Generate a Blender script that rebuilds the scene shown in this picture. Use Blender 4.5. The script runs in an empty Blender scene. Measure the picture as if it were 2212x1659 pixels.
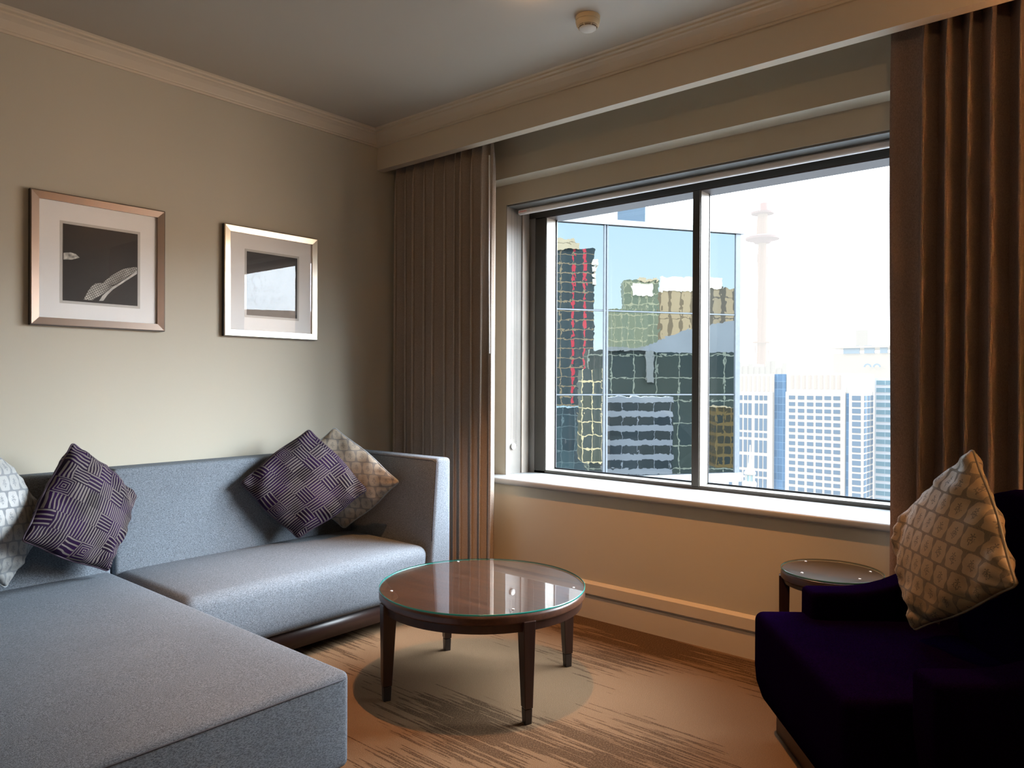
import bpy, bmesh, math, random
import numpy as np
from mathutils import Vector, Matrix
random.seed(7)
R = math.radians
scn = bpy.context.scene
COL = scn.collection

# ------------------------------------------------------------------ camera
F = 1604.35
yaw, pit, roll = -.704671602, -.00458980425, .00472641807
fw = np.array([math.sin(yaw)*math.cos(pit), math.cos(yaw)*math.cos(pit), math.sin(pit)])
_r = np.array([math.cos(yaw), -math.sin(yaw), 0.0]); _u = np.cross(_r, fw)
cr = _r*math.cos(roll)+_u*math.sin(roll); cu = -_r*math.sin(roll)+_u*math.cos(roll)
CAM = np.array([0, 0, 1.25])
cam = bpy.data.objects.new('camera', bpy.data.cameras.new('camera')); COL.objects.link(cam)
M = Matrix.Identity(4)
for i in range(3):
    M[i][0] = cr[i]; M[i][1] = cu[i]; M[i][2] = -fw[i]; M[i][3] = CAM[i]
cam.matrix_world = M
cam.data.lens = F/2212*36; cam.data.sensor_width = 36; cam.data.clip_end = 3000; cam.data.clip_start = .05
scn.camera = cam
def ray(px, py): return fw+cr*(px-1106)/F-cu*(py-829.5)/F
def at(px, py, ax, val):            # surveyed point: sight line met with a known plane
    d = ray(px, py); t = (val-CAM[ax])/d[ax]; return CAM+d*t

scn.view_settings.view_transform = 'Standard'
scn.view_settings.look = 'None'
scn.view_settings.exposure = 0
scn.cycles.max_bounces = 8
scn.cycles.use_adaptive_sampling = True
scn.cycles.adaptive_threshold = .03
scn.cycles.diffuse_bounces = 5
scn.cycles.transparent_max_bounces = 10
scn.cycles.sample_clamp_indirect = 40
scn.cycles.caustics_reflective = False
scn.cycles.caustics_refractive = False

# ------------------------------------------------------------------ nodes
class NT:
    def __init__(s, name):
        s.m = bpy.data.materials.new(name); s.m.use_nodes = True
        s.t = s.m.node_tree; s.t.nodes.clear()
        s.out = s.t.nodes.new('ShaderNodeOutputMaterial')
    def n(s, typ, **k):
        nd = s.t.nodes.new(typ)
        for a, b in k.items():
            if a == 'ins':
                for kk, v in b.items():
                    if hasattr(v, 'is_linked') or isinstance(v, bpy.types.NodeSocket): s.t.links.new(v, nd.inputs[kk])
                    else: nd.inputs[kk].default_value = v
            else: setattr(nd, a, b)
        return nd
    def link(s, a, b): s.t.links.new(a, b)
    def math(s, op, a, b=None, c=None, clamp=False):
        nd = s.t.nodes.new('ShaderNodeMath'); nd.operation = op; nd.use_clamp = clamp
        for i, v in enumerate((a, b, c)):
            if v is None: continue
            if isinstance(v, bpy.types.NodeSocket): s.t.links.new(v, nd.inputs[i])
            else: nd.inputs[i].default_value = v
        return nd.outputs[0]
    def mix(s, f, a, b, blend='MIX'):
        nd = s.t.nodes.new('ShaderNodeMix'); nd.data_type = 'RGBA'; nd.blend_type = blend
        for i, v in ((0, f), (6, a), (7, b)):
            if isinstance(v, bpy.types.NodeSocket): s.t.links.new(v, nd.inputs[i])
            else: nd.inputs[i].default_value = v if i == 0 else (*v, 1)
        return nd.outputs[2]
    def noise(s, vec, scale, detail=3, rough=.5, dist=0):
        nd = s.n('ShaderNodeTexNoise'); nd.inputs['Scale'].default_value = scale; nd.inputs['Detail'].default_value = detail
        nd.inputs['Roughness'].default_value = rough; nd.inputs['Distortion'].default_value = dist
        if vec is not None: s.link(vec, nd.inputs['Vector'])
        return nd.outputs[0]
    def ramp(s, f, a, b):
        nd = s.n('ShaderNodeMapRange'); nd.inputs[1].default_value = a; nd.inputs[2].default_value = b; s.link(f, nd.inputs[0]); return nd.outputs[0]
    def coord(s, kind='Object'): return s.n('ShaderNodeTexCoord').outputs[kind]
    def sep(s, v):
        nd = s.n('ShaderNodeSeparateXYZ'); s.link(v, nd.inputs[0]); return nd.outputs
    def comb(s, x, y, z=0.0):
        nd = s.n('ShaderNodeCombineXYZ')
        for i, v in enumerate((x, y, z)):
            if isinstance(v, bpy.types.NodeSocket): s.link(v, nd.inputs[i])
            else: nd.inputs[i].default_value = v
        return nd.outputs[0]
    def scale(s, v, sc):
        nd = s.n('ShaderNodeMapping'); s.link(v, nd.inputs[0]); nd.inputs['Scale'].default_value = sc; return nd.outputs[0]
    def bsdf(s, color, rough=.6, bump=None, bstr=.2, bdist=.002, **k):
        b = s.n('ShaderNodeBsdfPrincipled')
        if isinstance(color, bpy.types.NodeSocket): s.link(color, b.inputs['Base Color'])
        else: b.inputs['Base Color'].default_value = (*color, 1)
        if isinstance(rough, bpy.types.NodeSocket): s.link(rough, b.inputs['Roughness'])
        else: b.inputs['Roughness'].default_value = rough
        for kk, v in k.items(): b.inputs[kk.replace('_', ' ')].default_value = v
        if bump is not None:
            bn = s.n('ShaderNodeBump'); bn.inputs['Strength'].default_value = bstr; bn.inputs['Distance'].default_value = bdist
            s.link(bump, bn.inputs['Height']); s.link(bn.outputs[0], b.inputs['Normal'])
        s.b = b
        s.link(b.outputs[0], s.out.inputs[0]); return s.m

def plain(name, col, rough=.6, metal=0, var=.08, sc=6, spec=.5):
    t = NT(name); c = t.coord()
    f = t.ramp(t.noise(c, sc, 3), .3, .7)
    cc = t.mix(f, tuple(v*(1-var) for v in col), tuple(min(1, v*(1+var)) for v in col))
    return t.bsdf(cc, rough, Metallic=metal, Specular_IOR_Level=spec)

def weave_mat(name, dark, light, sc=900, rough=.9, big=.12, spec=.2, warp=(1, 1, 1), bstr=.35):
    t = NT(name); c = t.coord()
    a = t.noise(t.scale(c, (sc*.25*warp[0], sc*.9*warp[1], sc*.9*warp[2])), 1, 2, .6)
    b = t.noise(t.scale(c, (sc*.9, sc*.22, sc*.5)), 1, 2, .6)
    f = t.ramp(t.math('ADD', a, b), .84, 1.16)
    bg = t.ramp(t.noise(c, 3.5, 3), .3, .7)
    cc = t.mix(f, dark, light)
    cc = t.mix(t.math('MULTIPLY', bg, big), cc, tuple(v*.55 for v in dark))
    return t.bsdf(cc, rough, f, bstr, .001, Specular_IOR_Level=spec)

def wall_mat():
    t = NT('woven wallpaper'); c = t.coord()
    x, y, z = t.sep(c)[:3]
    d = t.math('SINE', t.math('MULTIPLY', t.math('ADD', t.math('ADD', x, y), z), 900))
    d2 = t.math('SINE', t.math('MULTIPLY', t.math('SUBTRACT', t.math('ADD', x, y), z), 1500))
    f = t.math('ADD', t.math('MULTIPLY', d, .3), t.math('MULTIPLY', d2, .2))
    g = t.noise(t.scale(c, (500, 500, 500)), 1, 2)
    f = t.ramp(t.math('ADD', f, g), 0, 1)
    cc = t.mix(f, (.44, .415, .34), (.52, .49, .41))
    return t.bsdf(cc, .8, f, .15, .001, Specular_IOR_Level=.2)

def paint(name, col, rough=.55):
    t = NT(name); c = t.coord()
    g = t.noise(c, 160, 3)
    cc = t.mix(t.ramp(t.noise(c, 2, 2), .3, .7), tuple(v*.97 for v in col), col)
    return t.bsdf(cc, rough, g, .05, .001, Specular_IOR_Level=.3)

def wood_mat(name, dark, light, axis=0, rough=.3, sc=1.0):
    t = NT(name); c = t.coord()
    s3 = [14, 14, 14]; s3[axis] = 1.2
    v = t.scale(c, tuple(q*sc for q in s3))
    a = t.noise(v, 1.6, 6, .6, .6)
    b = t.noise(v, 9, 3, .6)
    f = t.ramp(t.math('ADD', t.math('MULTIPLY', a, .8), t.math('MULTIPLY', b, .3)), .35, .75)
    return t.bsdf(t.mix(f, dark, light), rough, Specular_IOR_Level=.5)

def carpet_mat():
    t = NT('streaked tan carpet'); c = t.coord()
    x, y, z = t.sep(c)[:3]
    row = t.math('FLOOR', t.math('MULTIPLY', y, 230))
    row2 = t.math('FLOOR', t.math('MULTIPLY', y, 70))
    big = t.noise(t.comb(t.math('MULTIPLY', x, .95), t.math('MULTIPLY', y, 1.7), 7.7), 1.0, 1.5, .45)
    n1 = t.noise(t.comb(t.math('MULTIPLY', x, 3.0), t.math('MULTIPLY', row, 7.31), 1.0), 1.0, 2, .6)
    n2 = t.noise(t.comb(t.math('MULTIPLY', x, 1.6), t.math('MULTIPLY', row2, 5.17), 4.0), 1.0, 1, .5)
    v = t.math('ADD', big, t.math('ADD', t.math('MULTIPLY', t.math('SUBTRACT', n1, .5), .34), t.math('MULTIPLY', t.math('SUBTRACT', n2, .5), .30)))
    f = t.ramp(v, .540, .550)
    med = t.noise(t.scale(c, (150, 230, 1)), 1, 3, .7)
    f = t.math('MULTIPLY', f, t.ramp(med, .30, .52), clamp=True)
    soft = t.math('MULTIPLY', t.ramp(v, .50, .66), t.math('MULTIPLY', t.ramp(med, .42, .55), .35))
    f = t.math('MAXIMUM', f, soft)
    fine = t.noise(t.scale(c, (420, 420, 420)), 1, 2, .7)
    g = t.ramp(fine, .35, .65)
    light = t.mix(g, (.17, .105, .058), (.30, .195, .115))
    dark = t.mix(g, (.06, .035, .018), (.125, .076, .043))
    return t.bsdf(t.mix(f, light, dark), .95, fine, .8, .005, Specular_IOR_Level=.05)

def glass_mat(name, tint=(1, 1, 1), refl=.12, rough=0.0, fres=1.3):
    t = NT(name)
    tr = t.n('ShaderNodeBsdfTransparent'); tr.inputs[0].default_value = (*tint, 1)
    gl = t.n('ShaderNodeBsdfGlossy'); gl.inputs['Roughness'].default_value = rough
    lw = t.n('ShaderNodeLayerWeight'); lw.inputs[0].default_value = .5
    f5 = t.math('POWER', lw.outputs['Facing'], 5.0)
    f = t.math('MULTIPLY', t.math('ADD', .045, t.math('MULTIPLY', f5, .955)), fres, clamp=True)
    mx = t.n('ShaderNodeMixShader'); t.link(f, mx.inputs[0]); t.link(tr.outputs[0], mx.inputs[1]); t.link(gl.outputs[0], mx.inputs[2])
    t.link(mx.outputs[0], t.out.inputs[0]); return t.m

def damask_mat(name, ground, motif, sx=6.5, sy=6.0, sheen=.45):
    t = NT(name); uv = t.coord('UV')
    u0, v0 = t.sep(uv)[:2]
    u = t.math('ADD', t.math('MULTIPLY', t.math('ADD', u0, v0), .7071), 3.0); v = t.math('ADD', t.math('MULTIPLY', t.math('SUBTRACT', v0, u0), .7071), 3.0)
    uu = t.math('MULTIPLY', u, sx); vv = t.math('MULTIPLY', v, sy)
    row = t.math('FLOOR', vv)
    us = t.math('ADD', uu, t.math('MULTIPLY', t.math('MODULO', row, 2.0), .5))
    fu = t.math('SUBTRACT', t.math('FRACT', us), .5); fv = t.math('SUBTRACT', t.math('FRACT', vv), .5)
    au = t.math('ABSOLUTE', fu); av = t.math('ABSOLUTE', fv)
    wv = t.math('MULTIPLY', t.math('COSINE', t.math('MULTIPLY', fv, 11.0)), .035)
    p1 = t.math('POWER', t.math('MAXIMUM', t.math('MULTIPLY', t.math('SUBTRACT', au, wv), 2.3), 0.0), 5.0)
    p2 = t.math('POWER', t.math('MULTIPLY', av, 2.18), 5.0)
    e = t.math('ADD', p1, p2)
    shield = t.math('LESS_THAN', e, 1.0)
    cord = t.math('MULTIPLY', t.math('GREATER_THAN', t.math('SINE', t.math('MULTIPLY', t.math('ADD', u0, t.math('MULTIPLY', e, .02)), 420.0)), .2), .25)
    # spray of leaves: three offset many-petalled rosettes on a stem
    def rosette(cx, cy, n, r0, r1, rot):
        x = t.math('SUBTRACT', fu, cx); y = t.math('SUBTRACT', fv, cy)
        rr = t.math('SQRT', t.math('ADD', t.math('MULTIPLY', x, x), t.math('MULTIPLY', y, y)))
        an = t.math('ADD', t.math('MULTIPLY', t.math('ARCTAN2', y, x), float(n)), rot)
        return t.math('LESS_THAN', rr, t.math('ADD', r0, t.math('MULTIPLY', t.math('SINE', an), r1)))
    a = rosette(0, .12, 5, .085, .06, 1.2); b = rosette(-.11, -.06, 4, .06, .045, .3); c = rosette(.11, -.05, 4, .06, .045, 2.0); d = rosette(.02, -.20, 3, .05, .04, .8)
    stem = t.math('MULTIPLY', t.math('LESS_THAN', au, .018), t.math('LESS_THAN', av, .25))
    fl = t.math('MAXIMUM', t.math('MAXIMUM', a, b), t.math('MAXIMUM', t.math('MAXIMUM', c, d), stem))
    nz = t.noise(t.scale(uv, (90, 90, 90)), 1, 2)
    fl = t.math('MULTIPLY', fl, t.math('GREATER_THAN', nz, .42))
    f = t.math('ADD', t.math('MULTIPLY', t.math('SUBTRACT', 1.0, shield), t.math('SUBTRACT', 1.0, cord)), fl, clamp=True)
    g = t.noise(t.scale(uv, (300, 300, 300)), 1, 2)
    c = t.mix(f, ground, motif)
    c = t.mix(t.math('MULTIPLY', g, .25), c, tuple(q*.5 for q in ground))
    ro = t.math('ADD', sheen, t.math('MULTIPLY', f, .3))
    return t.bsdf(c, ro, t.math('ADD', t.math('MULTIPLY', f, -.5), t.math('MULTIPLY', t.noise(uv, 7, 3), 3)), .3, .003, Specular_IOR_Level=.35)

def stripe_block_mat(name, light, dark, purple, n=9.0):
    t = NT(name); uv = t.coord('UV'); u, v = t.sep(uv)[:2]
    U = t.math('MULTIPLY', u, n); V = t.math('MULTIPLY', v, n)
    # a staggered column grid: even rows wide blocks
    rv = t.math('FLOOR', V)
    U = t.math('ADD', U, t.math('MULTIPLY', t.math('MODULO', rv, 3.0), .33))
    iu = t.math('FLOOR', U); fu = t.math('FRACT', U); fv = t.math('FRACT', V)
    wn = t.n('ShaderNodeTexWhiteNoise', noise_dimensions='2D'); t.link(t.comb(iu, rv), wn.inputs['Vector'])
    h = wn.outputs[0]; hc = t.sep(wn.outputs[1])
    vert = t.math('GREATER_THAN', h, .42)
    conc = t.math('GREATER_THAN', hc[1], .80)
    k = t.math('ADD', 4.0, t.math('FLOOR', t.math('MULTIPLY', hc[0], 3.0)))
    s = t.math('ADD', t.math('MULTIPLY', fu, vert), t.math('MULTIPLY', fv, t.math('SUBTRACT', 1.0, vert)))
    cs = t.math('MULTIPLY', t.math('MAXIMUM', t.math('ABSOLUTE', t.math('SUBTRACT', fu, .5)), t.math('ABSOLUTE', t.math('SUBTRACT', fv, .5))), 1.0)
    ss = t.math('ADD', t.math('MULTIPLY', s, t.math('SUBTRACT', 1.0, conc)), t.math('MULTIPLY', cs, conc))
    kk = t.math('ADD', k, t.math('MULTIPLY', conc, 3.0))
    fr = t.math('FRACT', t.math('ADD', t.math('MULTIPLY', ss, kk), .15))
    thr = t.math('ADD', .44, t.math('MULTIPLY', hc[2], .25))
    line = t.math('LESS_THAN', fr, thr)
    pb = t.ramp(t.noise(t.scale(uv, (3, 3, 3)), 1, 2), .35, .62)
    dk = t.mix(pb, dark, purple)
    g = t.noise(t.scale(uv, (260, 260, 260)), 1, 2)
    lt = t.mix(g, light, tuple(q*.55 for q in light))
    c = t.mix(line, lt, dk)
    return t.bsdf(c, .7, t.math('MULTIPLY', line, 1.0), .3, .002, Specular_IOR_Level=.1)

def grid_mat(name, cell, line, w, h, lw, lh, cell2=None, ext=.55, rough=.4, haze_glow=0.0, haze_glow_col=(1, 1, .97), vary=.35, band=None, emit=0.0):
    cell = tuple(q*ext for q in cell); line = tuple(q*ext for q in line); cell2 = tuple(q*ext for q in cell2) if cell2 else None
    if band: band = (tuple(q*ext for q in band[0]),)+band[1:]
    t = NT(name); uv = t.coord('UV'); u, v = t.sep(uv)[:2]
    cu_, cv_ = t.math('DIVIDE', u, w), t.math('DIVIDE', v, h)
    lu = t.math('LESS_THAN', t.math('FRACT', cu_), lw); lv = t.math('LESS_THAN', t.math('FRACT', cv_), lh)
    ln = t.math('MAXIMUM', lu, lv)
    wn = t.n('ShaderNodeTexWhiteNoise', noise_dimensions='2D'); t.link(t.comb(t.math('FLOOR', cu_), t.math('FLOOR', cv_)), wn.inputs['Vector'])
    cc = t.mix(t.math('MULTIPLY', wn.outputs[0], vary), cell, cell2 or tuple(q*.4 for q in cell))
    c = t.mix(ln, cc, line)
    if band:
        bcol, bu0, bu1, bw = band
        inb = t.math('MULTIPLY', t.math('GREATER_THAN', u, bu0), t.math('LESS_THAN', u, bu1))
        fb = t.math('MULTIPLY', inb, t.math('LESS_THAN', t.math('FRACT', t.math('DIVIDE', u, bw)), .22))
        fb = t.math('MULTIPLY', fb, t.math('GREATER_THAN', t.math('FRACT', cv_), .25))
        c = t.mix(fb, c, bcol)
    m = t.bsdf(c, rough, Specular_IOR_Level=.06)
    if haze_glow > 0:  # emission paints the whitening of distant air into the material
        em = t.n('ShaderNodeEmission'); em.inputs[0].default_value = (*haze_glow_col, 1); em.inputs[1].default_value = 1.0
        mx = t.n('ShaderNodeMixShader'); mx.inputs[0].default_value = haze_glow
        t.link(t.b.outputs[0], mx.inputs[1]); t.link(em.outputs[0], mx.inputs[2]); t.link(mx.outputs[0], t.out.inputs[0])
    return m

def hazy(name, col, haze_glow, haze_glow_col=(1, 1, .97)):  # flat colour with painted-in distance glow
    return grid_mat(name, col, col, 9, 9, .01, .01, haze_glow=haze_glow, haze_glow_col=haze_glow_col, vary=.1, rough=.7)

# ------------------------------------------------------------------ mesh helpers
def link(name, me, mat=None, parent=None):
    o = bpy.data.objects.new(name, me); COL.objects.link(o)
    if mat: me.materials.append(mat)
    if parent: o.parent = parent
    return o
def tag(o, label=None, cat=None, group=None, kind=None):
    if label: o['label'] = label
    if cat: o['category'] = cat
    if group: o['group'] = group
    if kind: o['kind'] = kind
    return o
def empty(name, loc=(0, 0, 0), label=None, cat=None, group=None, kind=None, rz=0):
    o = bpy.data.objects.new(name, None); COL.objects.link(o); o.location = loc; o.rotation_euler = (0, 0, rz)
    o.empty_display_size = .1
    return tag(o, label, cat, group, kind)
class MB:
    def __init__(s): s.v = []; s.f = []; s.uv = []
    def add(s, vs, fs, uvs=None):
        b = len(s.v); s.v += [tuple(map(float, p)) for p in vs]
        for i, f in enumerate(fs):
            s.f.append([b+k for k in f]); s.uv.append(uvs[i] if uvs else None)
        return s
    def box(s, x0, x1, y0, y1, z0, z1):
        v = [(x, y, z) for z in (z0, z1) for x, y in ((x0, y0), (x1, y0), (x1, y1), (x0, y1))]
        return s.add(v, [(3, 2, 1, 0), (4, 5, 6, 7), (0, 1, 5, 4), (1, 2, 6, 5), (2, 3, 7, 6), (3, 0, 4, 7)])
    def lathe(s, prof, c=(0, 0, 0), n=48, a0=0, a1=2*math.pi):
        full = abs(a1-a0-2*math.pi) < 1e-6; m = n if full else n+1
        vs = [(c[0]+r*math.cos(a0+(a1-a0)*i/n), c[1]+r*math.sin(a0+(a1-a0)*i/n), c[2]+z) for i in range(m) for r, z in prof]
        k = len(prof); fs = []
        for i in range(n):
            j = (i+1) % m
            for q in range(k-1): fs.append((i*k+q, j*k+q, j*k+q+1, i*k+q+1))
        return s.add(vs, fs)
    def tube(s, pts, r, n=8, closed=False, r2=None):
        P = [Vector(p) for p in pts]; m = len(P); vs = []; up = None
        for i, p in enumerate(P):
            a = P[(i-1) % m] if (closed or i > 0) else p; b = P[(i+1) % m] if (closed or i < m-1) else p
            t = (b-a).normalized()
            if up is None: up = Vector((0, 0, 1)) if abs(t.z) < .9 else Vector((1, 0, 0))
            x = t.cross(up).normalized(); up = x.cross(t).normalized()
            rr = r if r2 is None else r+(r2-r)*i/(m-1)
            for k in range(n):
                an = 2*math.pi*k/n; vs.append(p+(x*math.cos(an)+up*math.sin(an))*rr)
        fs = []
        for i in range(m if closed else m-1):
            j = (i+1) % m
            for k in range(n): fs.append((i*n+k, i*n+(k+1) % n, j*n+(k+1) % n, j*n+k))
        if not closed: fs.append(tuple(range(n))[::-1]); fs.append(tuple((m-1)*n+k for k in range(n)))
        return s.add(vs, fs)
    def prism(s, poly, f0, f1):      # poly 2D list, f0/f1 map (a,b)->3D
        n = len(poly); vs = [f0(*p) for p in poly]+[f1(*p) for p in poly]
        fs = [tuple(range(n))[::-1], tuple(range(n, 2*n))]+[(i, (i+1) % n, n+(i+1) % n, n+i) for i in range(n)]
        return s.add(vs, fs)
    def build(s, name, mat=None, parent=None, smooth=None, bevel=0, segs=2):
        me = bpy.data.meshes.new(name); me.from_pydata(s.v, [], s.f); me.update()
        if any(u is not None for u in s.uv):
            ul = me.uv_layers.new(name='UVMap'); li = 0
            for u, f in zip(s.uv, s.f):
                for k in range(len(f)):
                    ul.data[li].uv = u[k] if u else (0, 0); li += 1
        bm = bmesh.new(); bm.from_mesh(me); bmesh.ops.recalc_face_normals(bm, faces=bm.faces); bm.to_mesh(me); bm.free()
        o = link(name, me, mat, parent)
        if bevel:
            md = o.modifiers.new('bevel', 'BEVEL'); md.width = bevel; md.segments = segs; md.limit_method = 'ANGLE'; md.angle_limit = R(40)
        if smooth is not None:
            for p in me.polygons: p.use_smooth = True
            if smooth > 0: 
                try: me.set_sharp_from_angle(angle=R(smooth))
                except Exception: pass
        return o
def rbox(lo, hi, r, nd=(6, 6, 6), deform=None, seg=4):
    """rounded, subdivided box"""
    lo = np.array(lo, float); hi = np.array(hi, float); c = (lo+hi)/2; h = (hi-lo)/2
    r = min(r, *h*.98)
    ax = []
    for i in range(3):
        a = [-h[i]+r*(1-math.cos(k/seg*math.pi/2))*1.0 for k in range(seg)]
        inner = list(np.linspace(-h[i]+r, h[i]-r, nd[i]+1))
        ax.append(a+inner+[-q for q in a[::-1]])
    mb = MB(); idx = {}
    def vert(i, j, k):
        key = (i, j, k)
        if key in idx: return idx[key]
        p = np.array([ax[0][i], ax[1][j], ax[2][k]]); q = np.clip(p, -h+r, h-r); d = p-q; L = np.linalg.norm(d)
        if L > 1e-9: p = q+d/L*r
        p = p+c
        if deform: p = deform(p)
        idx[key] = len(mb.v); mb.v.append(tuple(map(float, p))); return idx[key]
    N = [len(a)-1 for a in ax]
    for j in range(N[1]):
        for k in range(N[2]):
            for i in (0, N[0]):
                mb.f.append([vert(i, j, k), vert(i, j+1, k), vert(i, j+1, k+1), vert(i, j, k+1)]); mb.uv.append(None)
    for i in range(N[0]):
        for k in range(N[2]):
            for j in (0, N[1]):
                mb.f.append([vert(i, j, k), vert(i+1, j, k), vert(i+1, j, k+1), vert(i, j, k+1)]); mb.uv.append(None)
        for j in range(N[1]):
            for k in (0, N[2]):
                mb.f.append([vert(i, j, k), vert(i+1, j, k), vert(i+1, j+1, k), vert(i, j+1, k)]); mb.uv.append(None)
    return mb
def text_mesh(name, body, size, mat, parent, loc, rot, extrude=.0002):
    cu_ = bpy.data.curves.new(name, 'FONT'); cu_.body = body; cu_.size = size; cu_.extrude = extrude
    tmp = bpy.data.objects.new('tmp', cu_); COL.objects.link(tmp)
    dg = bpy.context.evaluated_depsgraph_get(); me = bpy.data.meshes.new_from_object(tmp.evaluated_get(dg))
    bpy.data.objects.remove(tmp)
    me.materials.clear(); o = link(name, me, mat, parent); o.location = loc; o.rotation_euler = rot
    return o

# ------------------------------------------------------------------ materials
WALL = wall_mat()
CEIL = paint('ceiling paint', (.46, .41, .335))
TRIM = paint('cream gloss trim', (.60, .525, .41), .4)
WINW = paint('cream window wall paint', (.50, .455, .36), .6)
SILLM = paint('satin white sill', (.30, .31, .31), .3)
CARPET = carpet_mat()
SOFA = weave_mat('blue grey woven upholstery', (.085, .10, .12), (.23, .265, .305), 800)
SOFAD = weave_mat('taupe arm upholstery', (.085, .092, .095), (.215, .23, .235), 800)
SEAM = plain('dark seam thread', (.06, .065, .08), .9)  # darker thread colour for the seams
RAIL = wood_mat('dark stained rail', (.012, .005, .004), (.03, .013, .010), 1, .35)
WOODT = wood_mat('polished walnut', (.032, .011, .006), (.105, .040, .019), 0, .35)
WOODD = wood_mat('dark walnut', (.018, .007, .005), (.042, .017, .010), 2, .35)
CAPM = plain('blackened brass', (.05, .04, .035), .35, .6)
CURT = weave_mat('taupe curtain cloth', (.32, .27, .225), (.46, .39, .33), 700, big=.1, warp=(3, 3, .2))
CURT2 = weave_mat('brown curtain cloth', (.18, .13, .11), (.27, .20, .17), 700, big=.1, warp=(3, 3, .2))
PURP = weave_mat('deep purple wool', (.0015, .0004, .004), (.0055, .001, .018), 900, big=.3, spec=0.0)
METAL = plain('satin champagne metal', (.36, .29, .245), .34, .9, var=.03)
METAL2 = plain('bright champagne metal', (.74, .68, .56), .28, .9, var=.03)
BLACK = plain('black lacquer', (.01, .01, .01), .4)
MATB = plain('white mat board', (.84, .85, .85), .9, var=.02)
MATB2 = plain('cut mat edge', (.55, .55, .53), .9, var=.02)
PRINT = plain('black print', (.018, .014, .012), .6, var=.2)
WHITE = plain('white plastic', (.75, .75, .74), .4, var=.02)
ALU = plain('dark bronze aluminium', (.055, .052, .045), .4, .3, var=.05)
ALU2 = plain('grey aluminium head', (.075, .058, .052), .45, .2, var=.05)
ALUL = plain('silver aluminium', (.17, .165, .145), .4, .1, var=.03)
GASK = plain('rubber gasket', (.01, .015, .03), .5)
GLASS = glass_mat('window glass', (.97, .985, .98), fres=.8)
PGLASS = glass_mat('picture glass', (1, 1, 1), fres=.6)
TGLASS = glass_mat('table glass', (.93, .97, .95), fres=1.15)
t = NT('green glass edge'); GEDGE = t.bsdf((.015, .22, .19), .1, Specular_IOR_Level=.8); t.b.inputs['Emission Color'].default_value = (.05, .6, .5, 1); t.b.inputs['Emission Strength'].default_value = .02  # faint emission paints a teal glow into the glass edge
GEDGE2 = plain('dark green glass edge', (.03, .09, .075), .1)
SMOKE = plain('aged cream plastic', (.60, .48, .30), .5, var=.03)
RED = plain('red ink', (.7, .05, .06), .6)
GREY = plain('grey ink', (.4, .4, .4), .6)

# ------------------------------------------------------------------ room shell
XL, YW, YR, ZC = -3.62, 3.255, 3.364, 2.765
XR, YB = 2.4, -2.6
YF = 3.582
OX0, OX1, OZ0, OZ1 = -2.91, .34, .686, 2.30
ZS = .686
fl = MB().box(XL-.2, XR+.2, YB-.2, YR+.35, -.12, 0).build('floor', CARPET); tag(fl, kind='structure')
ce = MB().box(XL-.2, XR+.2, YB-.2, YR+.35, ZC, ZC+.12).build('ceiling', CEIL); tag(ce, kind='structure')
wl = MB().box(XL-.2, XL, YB-.2, YR+.35, 0, ZC).build('wall_left', WALL); tag(wl, kind='structure')
wr = MB().box(XR, XR+.2, YB-.2, YR+.35, 0, ZC).build('wall_right', WALL); tag(wr, kind='structure')
wf = MB().box(XL, XR, YB-.2, YB, 0, ZC).build('wall_front', WALL); tag(wf, kind='structure')
mb = MB()
mb.box(XL, XR, YW, YR+.35, 0, ZS-.035)                 # wall under the sill
mb.box(XL, OX0, YR, YR+.35, ZS-.035, ZC)               # left of the opening
mb.box(OX1, XR, YR, YR+.35, ZS-.035, ZC)
mb.box(OX0, OX1, YR, YR+.35, OZ1, ZC)                  # head
mb.box(XL, XR, 3.244, YR, 2.418, ZC)                   # beam above the window
tag(mb.build('wall_back', WINW), kind='structure')
# pelmet + its soffit
tag(MB().box(XL, XR, 2.96, 3.015, 2.545, ZC).build('trim_1', TRIM), kind='structure')
prof = [(0, 2.683), (.010, 2.683), (.012, 2.692), (.018, 2.694), (.020, 2.700), (.030, 2.712), (.042, 2.726), (.056, 2.737), (.064, 2.741), (.066, 2.749), (.082, 2.752), (.084, 2.760), (.094, 2.765), (0, 2.765)]
mb = MB().prism(prof, lambda a, z: (XL+a, YB, z), lambda a, z: (XL+a, 2.96-a, z))
tag(mb.build('trim_2', TRIM), kind='structure')
mb = MB().prism(prof, lambda a, z: (XL+a, 2.96-a, z), lambda a, z: (XR, 2.96-a, z))
tag(mb.build('trim_3', TRIM), kind='structure')
# skirting along the window wall: grooved two-part board
mb = MB().box(XL, XR, YW-.012, YW, 0, .118)
mb.box(XL, XR, YW-.002, YW, .118, .132)
mb.prism([(0, .132), (-.022, .132), (-.022, .184), (-.004, .197), (0, .197)], lambda a, z: (XL, YW+a, z), lambda a, z: (XR, YW+a, z))
tag(mb.build('baseboard_back', TRIM), kind='structure')
tag(MB().box(XL, XL+.014, YB, YW-.03, 0, .12).build('baseboard_left', TRIM, bevel=.003), kind='structure')

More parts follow.
